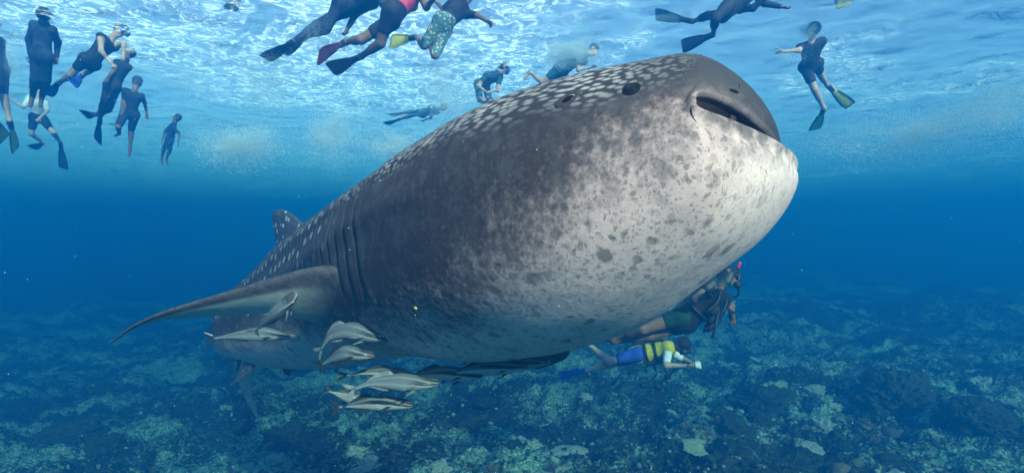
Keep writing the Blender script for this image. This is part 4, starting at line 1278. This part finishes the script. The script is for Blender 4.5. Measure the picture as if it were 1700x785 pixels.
def branch_mesh(name, seed, mat, n=70, thin=.05):
    g = np.random.default_rng(seed); G = Geo()
    G.add(_iv3 * np.array([.55, .55, .28]), _if3.tolist())
    for _ in range(n):
        az = g.uniform(0, 2 * np.pi); el = g.uniform(.25, 1.45); L = g.uniform(.5, 1.0)
        d = np.array([math.cos(az) * math.cos(el), math.sin(az) * math.cos(el), math.sin(el)])
        b = d * .25 * np.array([1.4, 1.4, .4]); kick = unit(d + g.normal(0, .45, 3))
        G.add(*tube([b, b + d * L * .5, b + d * L * .5 + kick * L * .35], [thin, thin * .8, thin * .45], 5))
        k2 = unit(d + g.normal(0, .8, 3)); m_ = b + d * L * .4
        G.add(*tube([m_, m_ + k2 * L * .3], [thin * .7, thin * .35], 5))
    return mesh_data(name, np.concatenate(G.v), G.f, mat)


def sponge_mesh(name, seed, mat):
    a = np.linspace(0, 2 * np.pi, 30, endpoint=False)
    rings = []
    for r, z in ((.42, -.1), (.5, .1), (.56, .45), (.55, .8), (.48, 1.0), (.40, 1.02), (.34, .9), (.28, .55), (.05, .4)):
        w = r * (1 + .10 * np.cos(a * 9) + .12 * noise3(np.stack([np.cos(a) * 1.5, np.sin(a) * 1.5, 0 * a + z * 2 + seed], -1), seed))
        rings.append(np.stack([np.cos(a) * w, np.sin(a) * w, 0 * a + z + .06 * np.sin(a * 2 + seed)], -1))
    v, f = loft(rings)
    return mesh_data(name, v, f, mat)


def place(name, me, p, size, label, cat, group=None, rz=0., sink=.12, tilt=(0, 0), sz=1.0):
    o = link(name, me)
    o.location = (float(p[0]), float(p[1]), float(p[2] - sink * size))
    o.scale = (size, size, size * sz)
    o.rotation_euler = (tilt[0], tilt[1], rz)
    return tag(o, label, cat, group)


# the ones that stand out
big = [
    ('coral_outcrop', lump_mesh('outcrop', 3, M_CDARK, .8, .5, 2.2, .5, True), (1492, 668), .95, 'largest dark coral outcrop rising beside the pale table coral', 'coral', 1.1),
    ('coral_outcrop', lump_mesh('outcrop_b', 5, M_CDARK, .6, .5, 2.0, .5, True), (1268, 668), .80, 'dark coral mound topped by a yellowish coral', 'coral', 1.0),
    ('boulder_coral', lump_mesh('yellow_cap', 8, M_CYEL, .5, .4, 2.6, .4), (1290, 645), .42, 'yellowish coral growing on top of the dark mound', 'coral', 1.0),
    ('table_coral', table_mesh('table_white', 4, M_CPALE), (1590, 634), .75, 'wide pale table coral on the far rubble', 'coral', 1.0),
    ('boulder_coral', lump_mesh('lump_black', 11, M_CDARK, .65, .3, 1.4, .2), (1216, 705), .36, 'round blackish coral lump by the plate coral', 'coral', 1.0),
    ('plate_coral', table_mesh('plate_tan', 9, M_CYEL), (1172, 745), .52, 'cream and tan plate coral with ragged edge', 'coral', .8),
    ('plate_coral', table_mesh('plate_small', 12, M_CPALE), (1140, 752), .28, 'small white plate coral leaning on the tan one', 'coral', .8),
    ('brain_coral', brain_mesh('brain_brown', 2, M_CTAN), (1396, 780), .24, 'brown grooved brain coral among pale rubble', 'coral', 1.0),
    ('branching_coral', branch_mesh('branch_brown', 6, M_CTAN, 90, .045), (815, 784), .28, 'brown branching coral tuft on open rubble', 'coral', 1.0),
    ('barrel_sponge', sponge_mesh('sponge', 3, M_CRED), (1656, 718), .34, 'rust brown barrel sponge among white rubble', 'sponge', 1.2),
    ('coral_outcrop', lump_mesh('outcrop_c', 15, M_CDARK, .55, .45, 2.0, .5, True), (120, 718), .75, 'low dark coral mound standing alone on dim rubble', 'coral', 1.0),
    ('coral_slab', lump_mesh('slab', 18, M_CPALE, .22, .25, 1.3, .1), (945, 748), .50, 'long flat pale coral slab half buried', 'coral', .8),
    ('coral_outcrop', lump_mesh('outcrop_d', 19, M_CDARK, .6, .45, 2.2, .5, True), (1620, 690), .70, 'dark coral mound in front of the pale table coral', 'coral', 1.0),
]
for nm, me, (px, py), size, lab, cat, szz in big:
    place(nm, me, bed_at(px, py), size * .78, lab, cat, None, rng.uniform(0, 6), .10, (rng.normal(0, .06), rng.normal(0, .06)), szz)

# and the many look-alikes
kinds = [
    ('boulder_coral', [lump_mesh(f'boulder_{i}', 30 + i, M_CPALE, .55, .38, 1.9, .4) for i in range(4)], (.14, .42), 'pale knobbly coral boulder', 'pale coral boulders on the rubble', 66),
    ('dark_coral', [lump_mesh(f'darklump_{i}', 50 + i, M_CDARK, .6, .45, 2.1, .5) for i in range(4)], (.18, .55), 'dark algae covered coral head', 'dark coral heads on the rubble', 80),
    ('branching_coral', [branch_mesh(f'thicket_{i}', 70 + i, (M_CPUR, M_CTAN, M_CDARK)[i], 46, .05) for i in range(3)], (.16, .36), 'low {} thicket of branching coral', 'branching coral thickets', 54),
    ('plate_coral', [table_mesh(f'plate_{i}', 80 + i, (M_CPALE, M_CTAN, M_CYEL)[i]) for i in range(3)], (.16, .36), '{} tilted coral plate', 'small coral plates', 34),
    ('brain_coral', [brain_mesh(f'brain_{i}', 90 + i, (M_CTAN, M_CPUR)[i]) for i in range(2)], (.10, .26), 'rounded {} brain coral', 'rounded brain corals', 30),
]
marks = [(bed_at(px, py), t_) for (px, py), t_ in (((1590, 634), 'the pale table coral'), ((1268, 668), 'the yellow topped coral mound'), ((1172, 745), 'the tan plate coral'),
         ((815, 784), 'the brown branching tuft'), ((1656, 718), 'the rust brown sponge'), ((120, 718), 'the lone dark mound'), ((945, 748), 'the long pale slab'), ((1396, 780), 'the brown brain coral'),
         ((1492, 668), 'the largest dark outcrop'), ((1216, 705), 'the blackish coral lump'))]


def where(p):
    d = [(float(np.hypot(p[0] - m[0], p[1] - m[1])), t_) for m, t_ in marks]
    d.sort()
    return ('beside ' if d[0][0] < .9 else 'near ') + d[0][1] if d[0][0] < 1.9 else ('far from any big coral' if p[1] > 11 else 'on open rubble')


for nm, meshes, (s0, s1), lab, grp, count in kinds:
    for i in range(count):
        for _ in range(20):
            r = 7.2 * (21.0 / 7.2) ** (rng.uniform(0, 1) ** 1.25); a = math.radians(rng.uniform(-45, 45))
            x, y = r * math.sin(a), r * math.cos(a)
            if noise3(np.array([x * .35, y * .35, 3.3]), 77) > (-.25 if 'dark' in nm else -.45): break
        z = float(bed_h(np.array(x), np.array(y)))
        size = s0 + (s1 - s0) * rng.uniform(0, 1) ** 1.8; real = size * .8
        place(nm, meshes[i % len(meshes)], (x, y, z), real, ('big ' if size > s0 + .55 * (s1 - s0) else 'little ' if size < s0 + .18 * (s1 - s0) else '') + lab.format((meshes[i % len(meshes)].materials[0].name.split('_')[1])) + ' ' + where((x, y)), 'coral', grp, rng.uniform(0, 6.28), .15, (rng.normal(0, .18), rng.normal(0, .18)), rng.uniform(.7, 1.25))

# broken coral fragments, past counting
vv_, ff_ = icosphere(0)
nf = 9000
rad_ = 7.0 * (19.0 / 7.0) ** rng.uniform(0, 1, nf); az_ = np.radians(rng.uniform(-46, 46, nf))
fx, fy = rad_ * np.sin(az_), rad_ * np.cos(az_)
keep = noise3(np.stack([fx * .7, fy * .7, 0 * fx + 9], -1), 12) > -.35
fx, fy = fx[keep], fy[keep]; nf = len(fx)
fz = bed_h(fx, fy)
sz_ = rng.uniform(.008, .04, nf) * rng.uniform(.6, 1.6, nf)
sc3 = rng.uniform(.45, 1.5, (nf, 1, 3)) * sz_[:, None, None]
jit = 1 + rng.normal(0, .22, (nf, 12, 1))
rot = rng.uniform(0, 6.28, nf); cs, sn_ = np.cos(rot)[:, None], np.sin(rot)[:, None]
V = vv_[None] * jit * sc3
V = np.stack([V[..., 0] * cs - V[..., 1] * sn_, V[..., 0] * sn_ + V[..., 1] * cs, V[..., 2]], -1) + np.stack([fx, fy, fz], -1)[:, None]
F = (ff_[None] + (np.arange(nf) * 12)[:, None, None]).reshape(-1, 3)
q = NT('rubble_fragments')
tint = q.attr('tint')
q.set(Base_Color=q.mix(tint, (.03, .035, .022), (.42, .43, .33)), Roughness=.85, Normal=q.bump(q.noise(q.obj(), 40.0, 4.0), .01))
rub = mk('coral_rubble', V.reshape(-1, 3), F, q.m, None, False, dict(tint=np.repeat(rng.uniform(0, 1, nf) ** 2.6, 12)))
tag(rub, 'loose pale and dark coral fragments littering the seabed', 'rubble', kind='stuff')

# a small white reef fish
p_ = bed_at(1287, 606); p_ = p_ * .93
fishp = curve([p_ + np.array([.07, 0, .05]), p_, p_ - np.array([.07, 0, .03])], 14)
fk = np.linspace(0, 1, 14)
fr_ = interp([0, .15, .4, .75, 1], np.array([.004, .026, .036, .016, .005]), fk)
fish = empty('reef_fish', p_, 'tiny white reef fish hovering over the far rubble', 'fish')
bpy.context.view_layer.update()
mk('body', *tube(fishp, fr_, 10, .45, (0, 1, 0)), M_WHITE, fish)
mk('tail_fin', *fin_plate(curve([p_ - np.array([.065, 0, .03]), p_ - np.array([.10, 0, .0])], 5), curve([p_ - np.array([.07, 0, .032]), p_ - np.array([.105, 0, .075])], 5), .003), M_WHITE, fish)

# ------------------------------------------------------------------ bubbles and drifting specks
q = NT('bubble')
q.N.remove(q.b)
df = q.n('ShaderNodeBsdfDiffuse', Color=(.80, .95, 1, 1)); tl = q.n('ShaderNodeBsdfTranslucent', Color=(.80, .95, 1, 1)); tp = q.n('ShaderNodeBsdfTransparent')
mx = q.n('ShaderNodeMixShader', Fac=.3); my = q.n('ShaderNodeMixShader', Fac=.75)
q.L.new(df.outputs[0], mx.inputs[1]); q.L.new(tl.outputs[0], mx.inputs[2])
q.L.new(tp.outputs[0], my.inputs[1]); q.L.new(mx.outputs[0], my.inputs[2]); q.L.new(my.outputs[0], q.out.inputs['Surface'])
M_BUB = q.m
te_v = np.array([(1, 1, 1), (-1, -1, 1), (-1, 1, -1), (1, -1, -1)], float) / 3 ** .5 * 1.2
te_f = np.array([(0, 2, 1), (0, 3, 2), (0, 1, 3), (1, 2, 3)])
oc_v = np.array([(1, 0, 0), (-1, 0, 0), (0, 1, 0), (0, -1, 0), (0, 0, 1), (0, 0, -1)], float)
oc_f = np.array([(0, 2, 4), (2, 1, 4), (1, 3, 4), (3, 0, 4), (2, 0, 5), (1, 2, 5), (3, 1, 5), (0, 3, 5)])


def bubbles(label, px, py, D, wx, wy, n, r, seed, tilt=0.0, dz=.6, patch=.0):
    """A drifting cloud of tiny bubbles; wx, wy are its half sizes in photo pixels at depth D."""
    g = np.random.default_rng(seed)
    n = int(n * 3.3); r = r * .40
    m = int(n * 3)
    u = g.normal(0, 1, (m, 3)) * np.array([.52, .50, .45])
    dens = fbm(u * 1.3 + seed * 3.7, 4, seed, .6)
    u = u[np.argsort(-(dens + g.uniform(-.8, .8, m)))[:n]]
    k = D / FPX
    x = u[:, 0] * wx * k; z = u[:, 1] * wy * k
    c, s = math.cos(tilt), math.sin(tilt)
    p = P(px, py, D) + np.stack([c * x - s * z, u[:, 2] * wx * k * dz, s * x + c * z], -1)
    top = wave_h(p[:, 0], p[:, 1]) - .02
    p = p[p[:, 2] < top]; n = len(p)
    rr_ = r * g.uniform(.45, 1.35, n)
    V = (te_v[None] * rr_[:, None, None] + p[:, None]).reshape(-1, 3)
    F = (te_f[None] + (np.arange(n) * 4)[:, None, None]).reshape(-1, 3)
    o = mk('bubble_cloud', V, F, M_BUB)
    return tag(o, label, 'bubbles', kind='stuff')


bubbles('broad drifting veil of bubbles in open water', 1500, 226, 7.0, 120, 36, 6000, .0085, 1, .12)
bubbles('broad veil of bubbles rising to the surface', 1665, 180, 6.5, 100, 50, 5500, .0085, 2, .15)
bubbles('soft bubble cloud low under the swimmers', 395, 240, 7.2, 62, 34, 6500, .0085, 3)
bubbles('slanting bubble cloud behind the shark back', 560, 228, 7.6, 46, 40, 4200, .008, 4, .3)
bubbles('small dense puff of bubbles', 650, 240, 7.4, 34, 24, 3000, .008, 5)
bubbles('tall curtain of bubbles under kicking fins', 440, 130, 8.8, 46, 80, 5200, .007, 6)
bubbles('thin curtain of bubbles in sunlit water', 325, 80, 9.0, 46, 80, 4000, .0065, 7)
bubbles('fizzing column of bubbles over the shark back', 745, 150, 9.0, 50, 66, 7500, .0065, 8, .2)
bubbles('white burst of bubbles round the lunging snorkeller', 945, 88, 10.4, 36, 19, 15000, .007, 9)
bubbles('froth round the white shirted snorkeller', 62, 168, 13.2, 24, 18, 2400, .007, 10)
bubbles('bubble stream beside the upright snorkeller', 18, 92, 9.6, 18, 50, 2600, .006, 11)
bubbles('bubble trail by the maroon finned snorkeller', 520, 50, 8.2, 26, 40, 2000, .0045, 12)
bubbles('small foam burst above the yellow finned snorkeller', 1346, 50, 9.5, 18, 16, 2200, .006, 13)
bubbles('bubbles stirred by the arm of the yellow finned snorkeller', 1316, 92, 9.3, 30, 12, 700, .006, 14)
bubbles('sprinkled bubbles in blue water', 1400, 120, 9.5, 90, 90, 350, .007, 15)
bubbles('faint bubble trail below the far snorkeller', 262, 270, 15, 30, 40, 700, .008, 16)
g = np.random.default_rng(5)
npt = 420
dd_ = g.uniform(1.6, 9, npt)
pp = np.stack([P(x, y, d) for x, y, d in zip(g.uniform(-60, 1760, npt), g.uniform(60, 800, npt), dd_)])
far = [i for i in range(npt) if SH_BVH.find_nearest(Vector(tuple(pp[i])))[3] > .12]
pp = pp[far]; rr_ = g.uniform(.0010, .0030, len(pp))
sp_o = mk('drifting_specks', (oc_v[None] * rr_[:, None, None] + pp[:, None]).reshape(-1, 3), (oc_f[None] + (np.arange(len(pp)) * 6)[:, None, None]).reshape(-1, 3), M_BUB)
tag(sp_o, 'fine pale particles drifting in the water', 'particles', kind='stuff')
